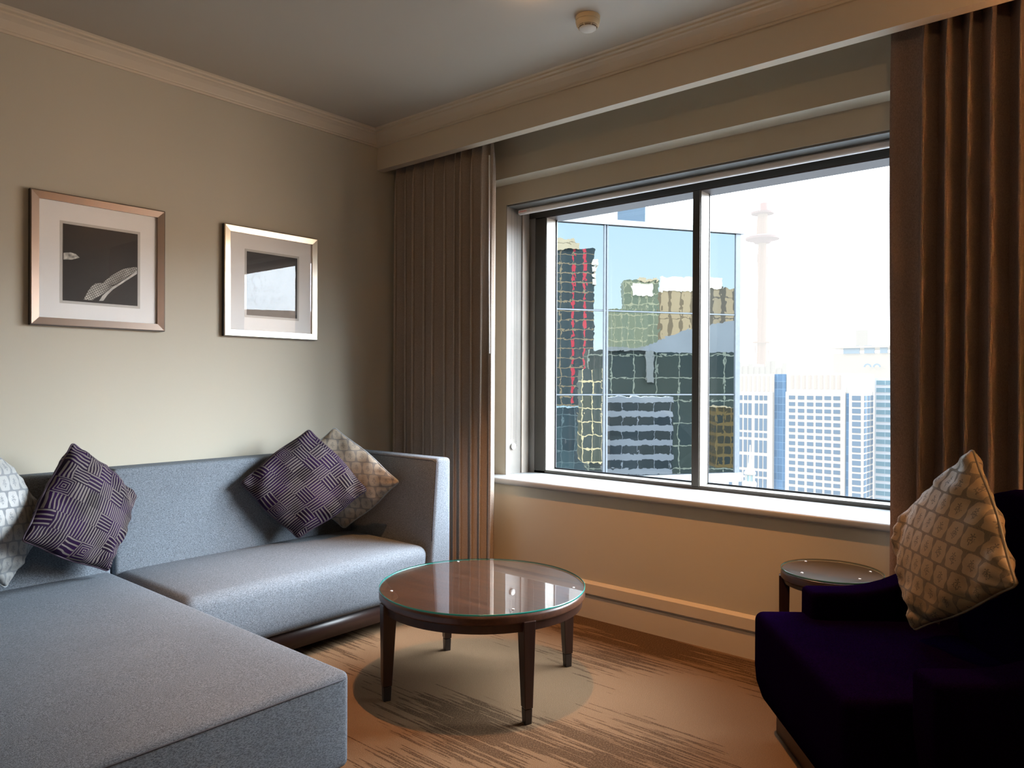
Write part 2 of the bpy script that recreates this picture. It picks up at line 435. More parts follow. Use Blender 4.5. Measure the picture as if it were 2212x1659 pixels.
# ------------------------------------------------------------------ window
win = empty('window_1', (-1.3, YF, ZS), kind='structure')
def W(name, mb, mat, **k):
    o = mb.build(name, mat, win, **k); o.matrix_parent_inverse = Matrix.Translation((1.3, -YF, -ZS)); return o
W('sill', rbox((XL+.55, 3.222, ZS-.036), (XR, YF+.02, ZS), .014, (4, 2, 1)), SILLM, smooth=50)
W('jamb_lining', MB().box(OX0, OX0+.004, YR, YF, ZS, OZ1), plain('cream jamb paint', (.155, .145, .13), .5))
W('jamb_channel', MB().box(OX0, OX0+.012, 3.503, 3.566, ZS, OZ1), plain('grey brown channel', (.33, .29, .25), .5))
W('wall_reveal', MB().box(OX0, -2.86, YF-.004, YF+.12, ZS, 2.25), plain('cream reveal paint', (.17, .165, .155), .5))
x0, x1 = -2.822, OX1
YG = 3.68
mullx = (-1.805, -.745)
mb = MB()
mb.box(-2.865, x0+.042, YF, YG+.02, ZS, 2.25)          # left upright
mb.box(-2.865, x1, YF, YG+.02, ZS, .700)               # bottom bar
mb.box(x1-.05, x1, YF, YG+.02, ZS, 2.25)
for mx_ in mullx: mb.box(mx_, mx_+.041, YF-.004, YG+.02, .70, 2.248)
W('frame', mb, ALU, bevel=.002)
W('head_frame', MB().box(OX0, x1, YF-.006, YF+.02, 2.250, OZ1), ALU)
W('head_soffit', MB().box(-2.865, x1, YF+.0, YG+.04, 2.243, 2.250), ALU2)
W('head_channel', MB().box(OX0+.001, x1, YR+.006, YF-.006, 2.290, OZ1-.0005), plain('grey head channel', (.13, .135, .13), .5))
mb = MB()
for xa in (x0+.042,)+tuple(m+.041 for m in mullx): mb.box(xa, xa+.004, YF+.004, YG, .702, 2.243)
mb.box(-2.78, x1-.05, YF+.006, YG, .7005, .7055)
W('glazing_bead', mb, ALUL)
mb = MB()
pan = [(-2.776, -1.805), (-1.764, -.745), (-.704, x1-.05)]
for a, b in pan:
    mb.box(a, b, YG-.002, YG+.002, .706, .714); mb.box(a, a+.007, YG-.002, YG+.002, .706, 2.243); mb.box(b-.007, b, YG-.002, YG+.002, .706, 2.243)
W('gasket', mb, GASK)
for a, b in pan: W('glass_pane', MB().add([(a, YG+.003, .706), (b, YG+.003, .706), (b, YG+.003, 2.243), (a, YG+.003, 2.243)], [(0, 1, 2, 3)]), GLASS)

# roller blind, rolled up
bl = empty('roller_blind', (-1.3, 3.45, 2.26), 'white roller blind rolled up at the window head with warning sticker', 'blind')
def BP(name, mb, mat, par=bl, **k):
    o = mb.build(name, mat, par, **k); o.matrix_parent_inverse = Matrix.Translation((1.3, -3.45, -2.26)); return o
br = BP('bottom_rail', rbox((-2.896, 3.452, 2.254), (OX1-.02, 3.478, 2.284), .009, (2, 1, 1)), WHITE, smooth=40)
BP('blind_fabric', MB().box(-2.885, OX1-.03, 3.463, 3.465, 2.28, OZ1), plain('pale grey blind fabric', (.5, .5, .48), .8))
for cx_, zb in ((3.398, .90), (3.425, .90), (3.446, .87), (3.455, .855)):
    mb = MB()
    for k in range(int((2.28-zb)/.0075)):
        z = zb+.0075*k
        mb.lathe([(0, -.0024), (.0022, 0), (0, .0024)], (-2.898, cx_, z), 5)
    BP('bead_chain', mb, plain('grey beads', (.07, .07, .07), .5))
BP('chain_holder', MB().lathe([(0, 0), (.017, 0), (.019, .004), (.019, .010), (.013, .014), (0, .014)], (0, 0, 0), 24), WHITE, smooth=40)
ch = bpy.data.objects['chain_holder']; ch.matrix_parent_inverse = Matrix.Identity(4); ch.rotation_euler = (0, R(90), 0); ch.location = (-2.905+1.3, 3.424-3.45, .853-2.26)
lb = BP('warning_label', MB().box(-2.889, -2.79, 3.4505, 3.4517, 2.260, 2.279), plain('label paper', (.85, .84, .82), .6))
tx = text_mesh('label_text', 'WARNING', .011, RED, lb, (-2.878, 3.4500, 2.266), (R(90), 0, 0))
tx.matrix_parent_inverse = Matrix.Identity(4)
MBt = MB().add([(-2.887, 3.4501, 2.266), (-2.880, 3.4501, 2.266), (-2.8835, 3.4501, 2.274)], [(0, 1, 2)])
MBt.build('label_text', RED, lb)
mb = MB()
for k in range(4): mb.box(-2.824, -2.824+random.uniform(.024, .032), 3.4499, 3.4503, 2.262+.004*k, 2.2634+.004*k)
mb.build('label_text', GREY, lb)

# ------------------------------------------------------------------ curtains
def curtain(name, x0, x1, yc, ztop, zbot, period, amp, mat, label, flatL=0, flatR=0, jit=.25, seed=3):
    rnd = random.Random(seed)
    # fold centres
    xs = []; x = x0+flatL
    while x < x1-flatR-period*.4:
        xs.append(x); x += period*(1+rnd.uniform(-jit, jit))
    xs.append(x1-flatR)
    n = len(xs)-1
    S = []                      # (x, phase, amp multiplier)
    if flatL:
        for k in range(5): S.append((x0+flatL*k/5, None, k/5))
    for i in range(n):
        for k in range(14):
            S.append((xs[i]+(xs[i+1]-xs[i])*k/14, 2*math.pi*k/14, (xs[i+1]-xs[i], rnd.random() if k == 0 else 0, i)))
    S.append((xs[-1], 0, (period, 0, n)))
    if flatR:
        for k in range(1, 6): S.append((x1-flatR+flatR*k/5, None, k/5))
    am = [rnd.uniform(.8, 1.15) for _ in range(n+2)]; dr = [rnd.uniform(-.012, .012) for _ in range(n+2)]
    zs = [ztop, ztop-.02, ztop-.05, ztop-.09, ztop-.13, ztop-.18, ztop-.26, ztop-.4]+list(np.linspace(ztop-.6, zbot, 14))
    mb = MB(); rows = []
    for z in zs:
        tt = max(0, min(1, (ztop-z)/.30)); tt = tt*tt*(3-2*tt)
        w = (ztop-z)/(ztop-zbot); row = []
        for (x, ph, q) in S:
            if ph is None:
                row.append((x+.006*math.sin(z*2.3+x*9), yc+.012*math.sin(x*30+z)-.01, z)); continue
            per, _, i = q
            pin = .35+.65*tt                      # pinch pleat at the heading opens downwards
            a = amp*am[i]*(.55+.45*tt)
            sq = math.sin(ph)
            yy = yc-a*(abs(sq)**(.75))*(1 if sq > 0 else -1)
            xx = x+per*.20*math.sin(2*ph)*tt+dr[i]*w
            if sq > 0: xx = xs[i]+per*.25+(xx-xs[i]-per*.25)*(.30+.70*tt)+dr[i]*w*0
            row.append((xx, yy, z))
        rows.append(row)
    m = len(S)
    mb.add([p for r in rows for p in r], [(i*m+j, i*m+j+1, (i+1)*m+j+1, (i+1)*m+j) for i in range(len(rows)-1) for j in range(m-1)])
    o = mb.build(name, mat, smooth=0)
    md = o.modifiers.new('thick', 'SOLIDIFY'); md.thickness = .003
    tag(o, label, 'curtain', 'curtains at the window')
    return o
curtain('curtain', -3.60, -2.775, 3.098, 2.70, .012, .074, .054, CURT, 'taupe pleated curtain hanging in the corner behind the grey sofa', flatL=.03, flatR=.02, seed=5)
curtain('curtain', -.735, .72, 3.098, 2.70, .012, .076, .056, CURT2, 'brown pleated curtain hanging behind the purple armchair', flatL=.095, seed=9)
wand = MB().tube([(-2.775, 3.06, 2.50), (-2.775, 3.06, 1.9), (-2.768, 3.06, 1.40)], .004, 8).build('curtain_wand', WHITE, smooth=0)
tag(wand, 'thin pale curtain wand hanging at the edge of the taupe curtain', 'curtain wand')

# ------------------------------------------------------------------ sectional sofa
sofa = empty('sectional_sofa', (-3.0, 1.6, 0), 'blue grey L shaped sectional sofa with chaise against the wallpapered wall', 'sofa')
OFF = Matrix.Translation((3.0, -1.6, 0))
def SP(name, mb, mat=SOFA, smooth=0, par=sofa, **k):
    o = mb.build(name, mat, par, smooth=smooth, **k)
    if par is sofa: o.matrix_parent_inverse = OFF
    return o
def crown(lo, hi, h):
    def f(p):
        u = (p[0]-lo[0])/(hi[0]-lo[0]); v = (p[1]-lo[1])/(hi[1]-lo[1]); w = (p[2]-lo[2])/(hi[2]-lo[2])
        if w > .5: p = p+np.array([0, 0, h*(1-(2*u-1)**4)*(1-(2*v-1)**4)*(w-.5)*2])
        return p
    return f
lo, hi = (-3.46, .20, .13), (-1.745, 1.336, .408)
ch_ = SP('chaise_seat', rbox(lo, hi, .022, (12, 10, 3), crown(lo, hi, .006)))
# stitched seams just below the top edges of the chaise
se = MB().tube([(-1.7437, y, .3905) for y in np.linspace(.22, 1.315, 8)], .0022, 6)
se.tube([(x, 1.3372, .3905) for x in np.linspace(-1.77, -3.4, 8)], .0022, 6)
SP('seam', se, SEAM, par=ch_)
lo2, hi2 = (-3.46, 1.345, .145), (-2.775, 2.63, .402)
def dsofa(p):
    c = crown(lo2, hi2, .014)(p)
    # front leans in towards its foot
    if c[0] > -3.1: c[0] -= (.402-c[2])*.12*(c[0]+3.1)/.33
    return c
SP('seat', rbox(lo2, hi2, .055, (10, 12, 3), dsofa, 6))
SP('backrest', rbox((-3.605, 1.352, .12), (-3.452, 2.66, .850), .022, (2, 10, 6), lambda p: p+np.array([(.850-p[2])*.04 if p[0] > -3.52 else 0, 0, 0])))
SP('backrest', rbox((-3.605, .20, .12), (-3.445, 1.340, .846), .022, (2, 8, 6), lambda p: p+np.array([(.846-p[2])*.03 if p[0] > -3.52 else 0, 0, 0])))
def darm(p):
    w = (p[2]-.12)/(.846-.12)
    if p[1] < 2.70: p = p+np.array([0, -(1-w)*.055, 0])
    return p
arm = SP('arm', rbox((-3.60, 2.662, .12), (-2.765, 2.762, .846), .020, (8, 2, 6), darm), SOFA)
sm = MB().tube([(-2.772, 2.664-(1-w)*.055, .12+w*.726) for w in np.linspace(.42, .965, 8)]+[(-2.80, 2.663, .833)]+[(x, 2.663, .834) for x in np.linspace(-2.85, -3.45, 6)], .0022, 6)
SP('seam', sm, SEAM, par=arm)
SP('base_rail', MB().box(-3.58, -2.845, 1.30, 2.745, .062, .148).box(-3.58, -1.80, .26, 1.30, .062, .135), RAIL)
for fx, fy in ((-2.90, 2.70), (-3.53, 2.70), (-1.86, .32), (-1.86, 1.24), (-3.53, .32)):
    SP('foot', MB().lathe([(0, 0), (.022, 0), (.026, .062), (0, .062)], (fx, fy, 0), 16), RAIL)

# ------------------------------------------------------------------ cushions
def cushion(name, T, Rr, B, L, thick, mat, pipe, label, group=None, face=None, pull=.055, rot=0, seed=1, nrm=None):
    T, Rr, B, L = [np.array(q, float) for q in (T, Rr, B, L)]
    cen = (T+Rr+B+L)/4
    nn = np.cross(Rr-L, T-B); nn /= np.linalg.norm(nn)
    if nn@(CAM-cen) < 0: nn = -nn
    e = empty(name, tuple(cen), label, 'cushion', group or 'throw cushions on the sofa and armchair')
    rnd = np.random.RandomState(seed); ph = rnd.rand(8)*6.28
    N = 34; vs = []; front = {}; back = {}
    def P(u, v, side):
        # corner assignment (u,v): (-1,1)=T (1,1)=R (1,-1)=B (-1,-1)=L
        us = u*(1-pull*(.3+4*v*v)*(1-v*v)); vs_ = v*(1-pull*(.3+4*u*u)*(1-u*u))
        cr_ = 1-.085*(u*u*v*v)**5; us *= cr_; vs_ *= cr_; a = (us+1)/2; b = (vs_+1)/2
        p = L*(1-a)*(1-b)+B*a*(1-b)+Rr*a*b+T*(1-a)*b
        k = max(0, (1-u*u))*max(0, (1-v*v))
        th = thick*(k**.42)
        wr_ = (1-k)**2*k**.3*.012*(math.sin(9*u+7*v+ph[0])+math.sin(14*u*v+ph[1])+.7*math.sin(22*(u-v)+ph[2]))
        soft = .004*math.sin(3.1*u+ph[3])*math.cos(3.7*v+ph[4])
        return p+nn*side*(th+(wr_+soft if k > 0 else 0))
    mb = MB(); n1 = N+1
    g = [math.sin((i/N-.5)*math.pi) for i in range(n1)]
    for side in (1, -1):
        base = len(mb.v)
        vv = [P(g[i], g[j], side) for i in range(n1) for j in range(n1)]
        fs, uvs = [], []
        for i in range(N):
            for j in range(N):
                q = ((i, j), (i+1, j), (i+1, j+1), (i, j+1)) if side > 0 else ((i, j), (i, j+1), (i+1, j+1), (i+1, j))
                fs.append([a*n1+b for a, b in q]); uvs.append([((g[a]+1)/2*1.0, (g[b]+1)/2*1.0) for a, b in q])
        mb.add(vv, fs, uvs)
    me = bpy.data.meshes.new('cover'); me.from_pydata([tuple(np.array(v)-cen) for v in mb.v], [], mb.f); me.update()
    ul = me.uv_layers.new(name='UVMap'); li = 0
    for u, f in zip(mb.uv, mb.f):
        for k in range(4): ul.data[li].uv = u[k]; li += 1
    bm = bmesh.new(); bm.from_mesh(me); bmesh.ops.remove_doubles(bm, verts=bm.verts, dist=.0008); bmesh.ops.recalc_face_normals(bm, faces=bm.faces); bm.to_mesh(me); bm.free()
    for p in me.polygons: p.use_smooth = True
    link('cover', me, mat, e)
    # piping around the seam
    loop = [P(-1, s, 0) for s in g[:-1]]+[P(s, 1, 0) for s in g[:-1]]+[P(1, -s, 0) for s in g[:-1]]+[P(-s, -1, 0) for s in g[:-1]]
    MB().tube([np.array(p)-cen for p in loop], .0042, 8, closed=True).build('piping', pipe, e, smooth=0)
    return e
DAM1 = damask_mat('silver damask', (.33, .34, .335), (.18, .20, .22), 7.5, 6.5)
DAM2 = damask_mat('champagne damask', (.34, .29, .23), (.17, .155, .145), 7.5, 6.5)
DAM3 = damask_mat('gold damask', (.29, .21, .12), (.125, .10, .07), 7.5, 6.5)
STR = stripe_block_mat('striped block velvet', (.17, .145, .135), (.004, .001, .004), (.016, .003, .030), 6.4)
PIPE1 = plain('grey blue piping', (.30, .33, .35), .5)
PIPE2 = plain('dark plum piping', (.05, .03, .05), .6)
PIPE3 = plain('olive gold piping', (.20, .165, .11), .5)
cushion('throw_cushion', (-3.435, .875, 1.02), (-3.395, 1.075, .700), (-3.375, .93, .415), (-3.20, .62, .72), .088, DAM1, PIPE1,
        'silver grey damask cushion leaning on the chaise back at the left edge', seed=2)
cushion('throw_cushion', (-3.425, 1.178, 1.0), (-3.385, 1.430, .744), (-3.35, 1.30, .415), (-3.17, .905, .640), .082, STR, PIPE2,
        'purple and grey striped cushion on the chaise beside the silver cushion', seed=4)
cushion('throw_cushion', (-3.40, 2.325, 1.003), (-3.10, 2.505, .667), (-3.30, 2.19, .418), (-3.385, 1.895, .742), .074, STR, PIPE2,
        'purple and grey striped cushion in front of the champagne cushion by the sofa arm', seed=6)
cushion('throw_cushion', (-3.42, 2.50, 1.002), (-2.95, 2.595, .715), (-3.33, 2.505, .418), (-3.43, 2.17, .743), .055, DAM2, PIPE1,
        'champagne damask cushion tucked between the striped cushion and the sofa arm', seed=8)

# ------------------------------------------------------------------ coffee table
def round_table(name, c, Rt, zt, legs, label, cat, topmat, leg_t, leg_b, rim, capm):
    e = empty(name, (c[0], c[1], 0), label, cat)
    g = MB().lathe([(0, zt), (Rt-.002, zt)], n=96).build('glass_top', TGLASS, e, smooth=0)
    MB().lathe([(Rt-.002, zt), (Rt, zt-.001), (Rt, zt-.006), (Rt-.002, zt-.007)], n=96).build('glass_edge', capm[1], g, smooth=0)
    for a in (30, 150, 240, 330):
        MB().lathe([(0, 0), (.005, 0), (.005, .002), (0, .002)], (math.cos(R(a))*(Rt-.045), math.sin(R(a))*(Rt-.045), zt+.0002), 12).build('bumper', WHITE, g)
    z1 = zt-.0085
    MB().lathe([(0, z1), (Rt-.006, z1), (Rt-.002, z1-.004), (Rt, z1-.010), (Rt, z1-.028), (Rt-.006, z1-.034), (0, z1-.034)], n=96).build('tabletop', topmat, e, smooth=35)
    MB().lathe([(Rt-.012, z1-.034), (Rt-.010, z1-.036), (Rt-.012, z1-rim), (Rt-.03, z1-rim), (Rt-.03, z1-.034)], n=96).build('apron', WOODD, e, smooth=35)
    for a in legs:
        ca, sa = math.cos(a), math.sin(a)
        def pt(r, w, z): return (r*ca-w*sa, r*sa+w*ca, z)
        ztop = z1-.026
        lv = []
        capz = .058 if capm[0] is not None else 0
        sec = [(ztop, leg_t, Rt+.006), (capz, leg_b+(leg_t-leg_b)*.12, Rt+.003)]
        mb = MB(); vs = []
        for z, w, ro in sec: vs += [pt(ro-w*1.15, -w/2, z), pt(ro, -w/2, z), pt(ro, w/2, z), pt(ro-w*1.15, w/2, z)]
        mb.add(vs, [(0, 1, 2, 3), (7, 6, 5, 4), (0, 4, 5, 1), (1, 5, 6, 2), (2, 6, 7, 3), (3, 7, 4, 0)])
        lg = mb.build('leg', WOODD, e, bevel=.003)
        if capm[0] is not None:
            vs = []
            for z, w, ro in ((.056, leg_b*.98, Rt+.000), (0, leg_b*.88, Rt-.001)): vs += [pt(ro-w*1.1, -w/2, z), pt(ro, -w/2, z), pt(ro, w/2, z), pt(ro-w*1.1, w/2, z)]
            MB().add(vs, [(0, 1, 2, 3), (7, 6, 5, 4), (0, 4, 5, 1), (1, 5, 6, 2), (2, 6, 7, 3), (3, 7, 4, 0)]).build('foot_cap', capm[0], lg, bevel=.002)
    return e
la = math.atan2(-.168, .383)
round_table('coffee_table', (-2.080, 2.264), .423, .412, [la+k*math.pi/2 for k in range(4)],
            'round walnut coffee table with a glass top and tapered legs', 'table', WOODT, .050, .030, .066, (CAPM, GEDGE))
round_table('side_table', (-.929, 3.035), .188, .512, [R(200+90*k) for k in range(4)],
            'small round dark side table with glass top between armchair and window', 'table', WOODD, .036, .028, .05, (None, GEDGE2))

# ------------------------------------------------------------------ armchair
A = np.array([-1.067, 2.602]); fU = np.array([.6328, -.7743]); iV = np.array([.7743, .6328]); WCH = .765
ang = math.atan2(fU[1], fU[0])
chair = empty('armchair', (A[0], A[1], 0), 'dark purple upholstered armchair holding a gold damask cushion', 'armchair', rz=ang)
def lb_(u0, u1, v0, v1, z0, z1, r, nd=(4, 4, 4), deform=None, seg=4):
    return rbox((u0, v0, z0), (u1, v1, z1), r, nd, deform, seg)
def dseat(p):
    if p[1] < .25 and p[2] < .2: p = p+np.array([0, (.2-p[2])*.35, 0])
    return p
lb_(0, WCH, 0, .60, .10, .43, .03, (6, 6, 5), dseat).build('seat', PURP, chair, smooth=0)
def darm2(p):
    k = max(0, (p[1]-.30)/.30)
    if p[2] > .35: p = p+np.array([0, 0, .10*k*k])
    return p
lb_(.0, .11, .168, .60, .30, .522, .02, (2, 6, 3), darm2).build('arm', PURP, chair, smooth=0)
lb_(WCH, WCH+.12, .168, .60, .10, .522, .02, (2, 6, 3), darm2).build('arm', PURP, chair, smooth=0)
def dback(p):
    w = max(0, (p[2]-.3)/.62); u_ = p[0]
    d = max(0, (.45-u_)/.35); e_ = max(0, (u_-.62)/.27)
    return p+np.array([0, .03*w-.06*e_**2, -(.26*d*d+.06*e_**2)*w])
lb_(.10, .885, .585, .70, .10, .93, .04, (10, 2, 8), dback).build('backrest', PURP, chair, smooth=0)
MB().box(.03, WCH+.08, .075, .56, 0, .10).build('plinth', RAIL, chair, bevel=.003)
cushion('throw_cushion', (-.388, 2.617, 1.071), (-.236, 2.33, .714), (-.561, 2.646, .44), (-.640, 2.73, .760), .068, DAM3, PIPE3,
        'gold damask cushion standing on its corner in the purple armchair', seed=11)

# ------------------------------------------------------------------ pictures
def picture(y0, y1, z0, z1, fm, label, im, shells):
    e = empty('framed_picture', (XL, (y0+y1)/2, z0), label, 'picture', 'framed pictures on the left wall')
    INV = Matrix.Translation((-XL, -(y0+y1)/2, -z0))
    def PP(name, mb, mat, par=e, **k):
        o = mb.build(name, mat, par, **k)
        if par is e: o.matrix_parent_inverse = INV
        return o
    X = XL+.027; w = .034
    mb = MB()
    for a in ((y0, y1, z0, z0+w), (y0, y1, z1-w, z1), (y0, y0+w, z0+w, z1-w), (y1-w, y1, z0+w, z1-w)):
        mb.box(XL+.010, X, *a)
    fr = MB(); 
    q = [(y0, z0), (y1, z0), (y1, z1), (y0, z1)]; qi = [(y0+w, z0+w), (y1-w, z0+w), (y1-w, z1-w), (y0+w, z1-w)]
    vs = [(X-.003, *p) for p in q]+[(X, p[0]+(.004 if p[0] == y0 else -.004), p[1]+(.004 if p[1] == z0 else -.004)) for p in q]+[(X-.004, *p) for p in qi]+[(X-.016, *p) for p in qi]
    for k in range(4):
        j = (k+1) % 4
        fr.add([vs[k], vs[j], vs[4+j], vs[4+k]], [(0, 1, 2, 3)]); fr.add([vs[4+k], vs[4+j], vs[8+j], vs[8+k]], [(0, 1, 2, 3)]); fr.add([vs[8+k], vs[8+j], vs[12+j], vs[12+k]], [(0, 1, 2, 3)])
    PP('frame', fr, fm)
    PP('frame_side', MB().box(XL+.001, X-.003, y0-.001, y0+.006, z0, z1).box(XL+.001, X-.003, y1-.006, y1+.001, z0, z1).box(XL+.001, X-.003, y0, y1, z1-.006, z1+.001).box(XL+.001, X-.003, y0, y1, z0-.001, z0+.006), BLACK)
    PP('mat_board', MB().box(XL+.004, X-.014, y0+.02, y1-.02, z0+.02, z1-.02), MATB)
    ym0, ym1, zm0, zm1 = im; b = .012
    PP('mat_window', MB().box(X-.014, X-.0135, ym0-b, ym1+b, zm0-b, zm1+b), MATB2)
    pr = PP('print', MB().box(X-.0135, X-.0125, ym0, ym1, zm0, zm1), PRINT)
    for poly, mat in shells:
        o = PP('print_motif', MB().prism(poly, lambda a, z: (X-.0124, a, z), lambda a, z: (X-.0120, a, z)), mat); o.matrix_parent_inverse = INV
    PP('glass', MB().add([(X-.010, y0+.03, z0+.03), (X-.010, y1-.03, z0+.03), (X-.010, y1-.03, z1-.03), (X-.010, y0+.03, z1-.03)], [(0, 1, 2, 3)]), PGLASS)
t = NT('tiled shell print'); c = t.coord(); v = t.sep(c)
a = t.math('LESS_THAN', t.math('FRACT', t.math('MULTIPLY', t.math('ADD', v[1], t.math('MULTIPLY', v[2], .6)), 95)), .25)
b = t.math('LESS_THAN', t.math('FRACT', t.math('MULTIPLY', t.math('SUBTRACT', v[2], t.math('MULTIPLY', v[1], .6)), 95)), .25)
g = t.ramp(t.noise(c, 14, 3), .35, .7)
SHELL = t.bsdf(t.mix(t.math('MAXIMUM', a, b), t.mix(g, (.22, .21, .19), (.62, .62, .58)), (.10, .095, .085)), .7)
RIB = plain('pale rib print', (.55, .55, .52), .7, var=.3, sc=30)
SM = plain('small shell print', (.45, .45, .42), .7, var=.6, sc=60)
sh1 = [(1.205, 1.8), (1.233, 1.806), (1.255, 1.801), (1.27, 1.787), (1.24, 1.775), (1.205, 1.771)]
sh2 = [(1.367, 1.685), (1.401, 1.72), (1.451, 1.757), (1.493, 1.771), (1.517, 1.775), (1.517, 1.758), (1.484, 1.729), (1.442, 1.695), (1.415, 1.675)]
sh3 = [(1.287, 1.603), (1.306, 1.645), (1.321, 1.667), (1.336, 1.68), (1.367, 1.685), (1.415, 1.678), (1.381, 1.646), (1.345, 1.619), (1.322, 1.602)]
rib = [(1.517, 1.758), (1.517, 1.743), (1.459, 1.698), (1.41, 1.659), (1.387, 1.633), (1.369, 1.604), (1.351, 1.602), (1.365, 1.627), (1.41, 1.672), (1.459, 1.712)]
picture(1.075, 1.643, 1.479, 2.056, METAL, 'framed black print of pale curved shells in a wide white mat', (1.203, 1.520, 1.592, 1.929),
        [(sh1, SM), (sh2, SHELL), (sh3, SHELL), (rib, RIB)])
picture(1.947, 2.512, 1.474, 2.051, METAL2, 'bright framed dark print nearest the curtain, window reflected in its glass', (2.078, 2.384, 1.590, 1.926),
        [([(2.10, 1.90), (2.20, 1.915), (2.31, 1.905), (2.27, 1.885), (2.16, 1.88)], PRINT), ([(2.34, 1.61), (2.36, 1.70), (2.378, 1.75), (2.381, 1.61)], plain('grey arc print', (.08, .075, .07), .7))])

# ------------------------------------------------------------------ smoke detector, downlight, lamp
sd = empty('smoke_detector', (-1.772, 2.560, ZC), 'cream round smoke detector on the ceiling above the window side', 'smoke detector')
MB().lathe([(0, 0), (.051, 0), (.052, -.018), (.050, -.019)], n=40).build('base', SMOKE, sd, smooth=35)
MB().lathe([(.050, -.0195), (.0505, -.021), (.047, -.036), (.042, -.041)], n=40).build('housing', SMOKE, sd, smooth=35)
MB().lathe([(.040, -.0405), (.036, -.048)], n=40).build('vent_ring', plain('dark vent', (.08, .04, .02), .6), sd, smooth=35)
mb = MB().lathe([(.0415, -.043), (.0425, -.0435), (.0405, -.0455), (.0395, -.045)], n=40)
for k in range(8):
    a = k*math.pi/4+.2; mb.tube([(.042*math.cos(a), .042*math.sin(a), -.040), (.036*math.cos(a), .036*math.sin(a), -.049)], .0018, 5)
mb.build('vent_grille', SMOKE, sd, smooth=35)
MB().lathe([(.0365, -.047), (.036, -.050), (.028, -.056), (0, -.058)], n=40).build('cap', paint('pale cap plastic', (.55, .5, .42)), sd, smooth=35)

dl = empty('downlight', (-1.81, 2.235, ZC), 'round recessed ceiling downlight above the coffee table', 'ceiling light')
MB().lathe([(.034, -.001), (.046, -.001), (.048, -.004), (.044, -.006), (.034, -.005)], n=40).build('trim_ring', WHITE, dl, smooth=35)
t = NT('lit lens'); em = t.n('ShaderNodeEmission'); em.inputs[0].default_value = (1, .62, .32, 1); em.inputs[1].default_value = 6; t.link(em.outputs[0], t.out.inputs[0])
MB().lathe([(0, -.002), (.034, -.002)], n=32).build('lens', t.m, dl)

lamp = empty('floor_lamp', (.42, 2.66, 0), 'floor lamp with pale drum shade standing beyond the armchair', 'lamp')
MB().lathe([(0, 0), (.13, 0), (.13, .012), (.02, .022), (0, .022)], n=40).build('base', METAL, lamp, smooth=35)
MB().tube([(0, 0, .02), (0, 0, 1.70)], .010, 12).build('pole', METAL, lamp, smooth=0)
t = NT('glowing shade'); df = t.n('ShaderNodeBsdfTranslucent'); df.inputs[0].default_value = (.85, .72, .55, 1); d2 = t.n('ShaderNodeBsdfDiffuse'); d2.inputs[0].default_value = (.8, .72, .6, 1)
mx = t.n('ShaderNodeMixShader'); mx.inputs[0].default_value = .5; t.link(d2.outputs[0], mx.inputs[1]); t.link(df.outputs[0], mx.inputs[2]); t.link(mx.outputs[0], t.out.inputs[0])
MB().lathe([(.20, 1.50), (.15, 1.80)], n=48).build('lamp_shade', t.m, lamp, smooth=0)

def light(name, kind, loc, energy, col, rot=None, **k):
    l = bpy.data.lights.new(name, kind); l.energy = energy; l.color = col
    for a, b in k.items(): setattr(l, a, b)
    o = bpy.data.objects.new(name, l); COL.objects.link(o); o.location = loc
    if rot: o.rotation_euler = rot
    return o
WARM = (1.0, .60, .30)
light('downlight_beam', 'SPOT', (-1.81, 2.25, 2.745), 190, (1.0, .45, .16), (0, 0, 0), spot_size=R(80), spot_blend=.5, shadow_soft_size=.012)
light('downlight_glow', 'POINT', (-1.81, 2.235, 2.70), .35, WARM, shadow_soft_size=.03)
light('second_downlight_glow', 'POINT', (.5, -.7, 2.70), 36, WARM, shadow_soft_size=.04)
light('lamp_bulb', 'POINT', (.42, 2.66, 1.66), 55, (1.0, .52, .24), shadow_soft_size=.04)

p = bpy.data.lights.new('window_portal', 'AREA'); p.shape = 'RECTANGLE'; p.size = OX1-OX0; p.size_y = OZ1-OZ0
p.cycles.is_portal = True
po = bpy.data.objects.new('window_portal', p); COL.objects.link(po); po.location = ((OX0+OX1)/2, 3.75, (OZ0+OZ1)/2); po.rotation_euler = (R(-90), 0, 0)

light('sun', 'SUN', (0, 0, 30), 3.2, (1, .87, .68), Vector((.62, .62, -.48)).to_track_quat('-Z', 'Y').to_euler(), angle=R(.6))

# ------------------------------------------------------------------ sky
w = bpy.data.worlds.new('sky'); scn.world = w; w.use_nodes = True; nt = w.node_tree; nt.nodes.clear()
tc = nt.nodes.new('ShaderNodeTexCoord'); dp = nt.nodes.new('ShaderNodeVectorMath'); dp.operation = 'DOT_PRODUCT'
dp.inputs[1].default_value = (math.sin(R(112)), math.cos(R(112)), 0)
nt.links.new(tc.outputs['Generated'], dp.inputs[0])
mr = nt.nodes.new('ShaderNodeMapRange'); mr.interpolation_type = 'SMOOTHSTEP'; mr.inputs[1].default_value = .66; mr.inputs[2].default_value = .9
nt.links.new(dp.outputs['Value'], mr.inputs[0])
sx = nt.nodes.new('ShaderNodeSeparateXYZ'); nt.links.new(tc.outputs['Generated'], sx.inputs[0])
mz = nt.nodes.new('ShaderNodeMapRange'); mz.inputs[1].default_value = 0; mz.inputs[2].default_value = .42; nt.links.new(sx.outputs[2], mz.inputs[0])
bl_ = nt.nodes.new('ShaderNodeMix'); bl_.data_type = 'RGBA'; bl_.inputs[6].default_value = (1.15, 1.38, 1.5, 1); bl_.inputs[7].default_value = (.55, .95, 1.45, 1)
nt.links.new(mz.outputs[0], bl_.inputs[0])
wh = nt.nodes.new('ShaderNodeMix'); wh.data_type = 'RGBA'; wh.inputs[6].default_value = (4.2, 4.25, 4.2, 1)
